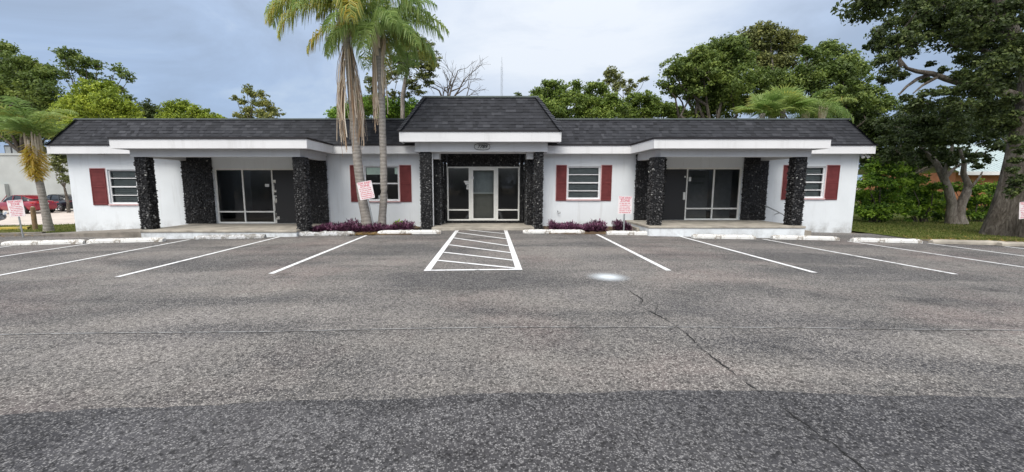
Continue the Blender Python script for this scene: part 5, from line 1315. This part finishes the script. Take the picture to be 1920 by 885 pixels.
    mm = MB(); mm.box(-2.335, -2.315, -.17, .17, .72, .83); o = mm.build('number_plate', M['paper']); o.parent = root
    mm = MB(); mm.box(2.36, 2.41, -.42, .42, .36, .50); o = mm.build('grille', M['alu_dark']); o.parent = root
    mm = MB()
    for k2 in range(3): mm.tube([(2.415, -.45 + .04 * k2, .37 + .07 * k2), (2.42, 0, .35 + .07 * k2), (2.415, .45 - .04 * k2, .37 + .07 * k2)], .012, 5)
    o = mm.build('grille_trim', M['rim']); o.parent = root
    return root
# red sedan: rear toward the right, seen over its tail
c_ = P(75, 390, 32.0); cl = Vector((c_.x - 2.3, 33.0, g(c_.x) + .004)); car('dark red sedan parked in front of the pale wall, tail toward the white building', 'carred', cl, R(180 - 12))
c_ = P(158, 385, 36.0); cl = Vector((c_.x - 2.1, 36.0, g(c_.x) + .004)); car('black car parked behind the red sedan, partly hidden by the building corner', 'carblack', cl, R(180 - 12))
cl = Vector((-24.25 - 2.42, 19.8, g(25) + .02)); car('black car of which only the nose shows at the left edge', 'carblack', cl, R(6))
# wooden post
b_ = P(66, 428, 17.6); root = empty('wooden_post', (b_.x, 17.6, g(b_.x)), 'short weathered wooden bollard in the grass left of the short palm', 'post')
m = MB(); t_ = P(61, 388, 17.6); m.tube([(b_.x, 17.6, g(b_.x) - .1), (t_.x * .5 + b_.x * .5, 17.6, t_.z * .5), (t_.x, 17.6, t_.z - .03), (t_.x, 17.6, t_.z)], [.085, .082, .08, .06], 14); part(m, 'post', M['wood'], root)
m = MB(); m.tube([(t_.x, 17.6, t_.z + .001), (t_.x, 17.6, t_.z + .03)], [.055, .03], 12); part(m, 'cap', M['concrete'], root)
# yellow kerb pieces in the verge
m = MB()
for a, b2 in ((-26.5, -20.3), (-17.6, -14.5)):
    n = 6
    for i in range(n):
        u0 = a + (b2 - a) * i / n; u1 = a + (b2 - a) * (i + 1) / n; m.add([(x, y, g(x) + z) for x in (u0, u1) for y, z in ((17.9, 0), (17.9, .13), (18.05, .14), (18.05, 0))], [(0, 4, 5, 1), (1, 5, 6, 2), (2, 6, 7, 3)])
tag(m.build('kerb', M['yellow'], origin=(0, 0, 0)), kind='structure')

# ------------------------------------------------------------------ right background building
YR = 36.0; a = P(1798, 330, YR); b_ = P(1965, 318, YR)
root = empty('neighbour_house', ((a.x + b_.x) / 2, YR, g(50)), 'orange-walled building with pale teal metal roof seen between tree trunks at right', 'building')
ze_ = Z(322, YR); m = MB(); m.box(a.x + .6, b_.x + 4, YR + .8, YR + 10, -1.2, ze_ - .02); part(m, 'wall', M['orangewall'], root)
m = MB(); zr_ = Z(268, YR + 5)
x = a.x
while x < b_.x + 5:
    m.add([(x, YR, ze_), (x + .38, YR, ze_), (x + .38, YR + 5.5, zr_), (x, YR + 5.5, zr_)], [(0, 1, 2, 3)]); m.box(x + .38, x + .42, YR, YR + .02, ze_, ze_ + .05)
    m.add([(x + .38, YR, ze_), (x + .40, YR, ze_ + .05), (x + .42, YR, ze_), (x + .38, YR + 5.5, zr_), (x + .40, YR + 5.5, zr_ + .05), (x + .42, YR + 5.5, zr_)], [(0, 1, 4, 3), (1, 2, 5, 4)]); x += .42
m.quad((a.x, YR + 5.5, zr_), (b_.x + 5, YR + 5.5, zr_), (b_.x + 5, YR + 11, ze_), (a.x, YR + 11, ze_)); part(m, 'roof', M['metalroof'], root)
m = MB(); m.box(a.x - .05, b_.x + 5, YR - .05, YR - .002, ze_ - .28, ze_ + .02); part(m, 'fascia', M['fascia'], root)

# ------------------------------------------------------------------ unseen trees added behind the camera to darken reflections in the glazing
m = MB()
for i in range(60):
    x = -75 + i * 2.6 + rng.normal(0, 1); h_ = rng.uniform(7, 12.5)
    m.tube([(x, -36, -1.2), (x + rng.normal(0, .4), -36, h_ * .6)], [.25, .15], 6, .2)
    crown(m, [((x, -36 + rng.normal(0, 1.5), h_ * q), 2.6) for q in (.25, .5, .75)], 36, .55, .6, 7, (.4, .6), .8, tone=(.1, .6))
tag(m.build('reflection_trees', M['oak_dark'], origin=(0, -36, 0)), 'unseen row of dark trees added behind the camera to darken glass reflections', 'trees', kind='stuff')
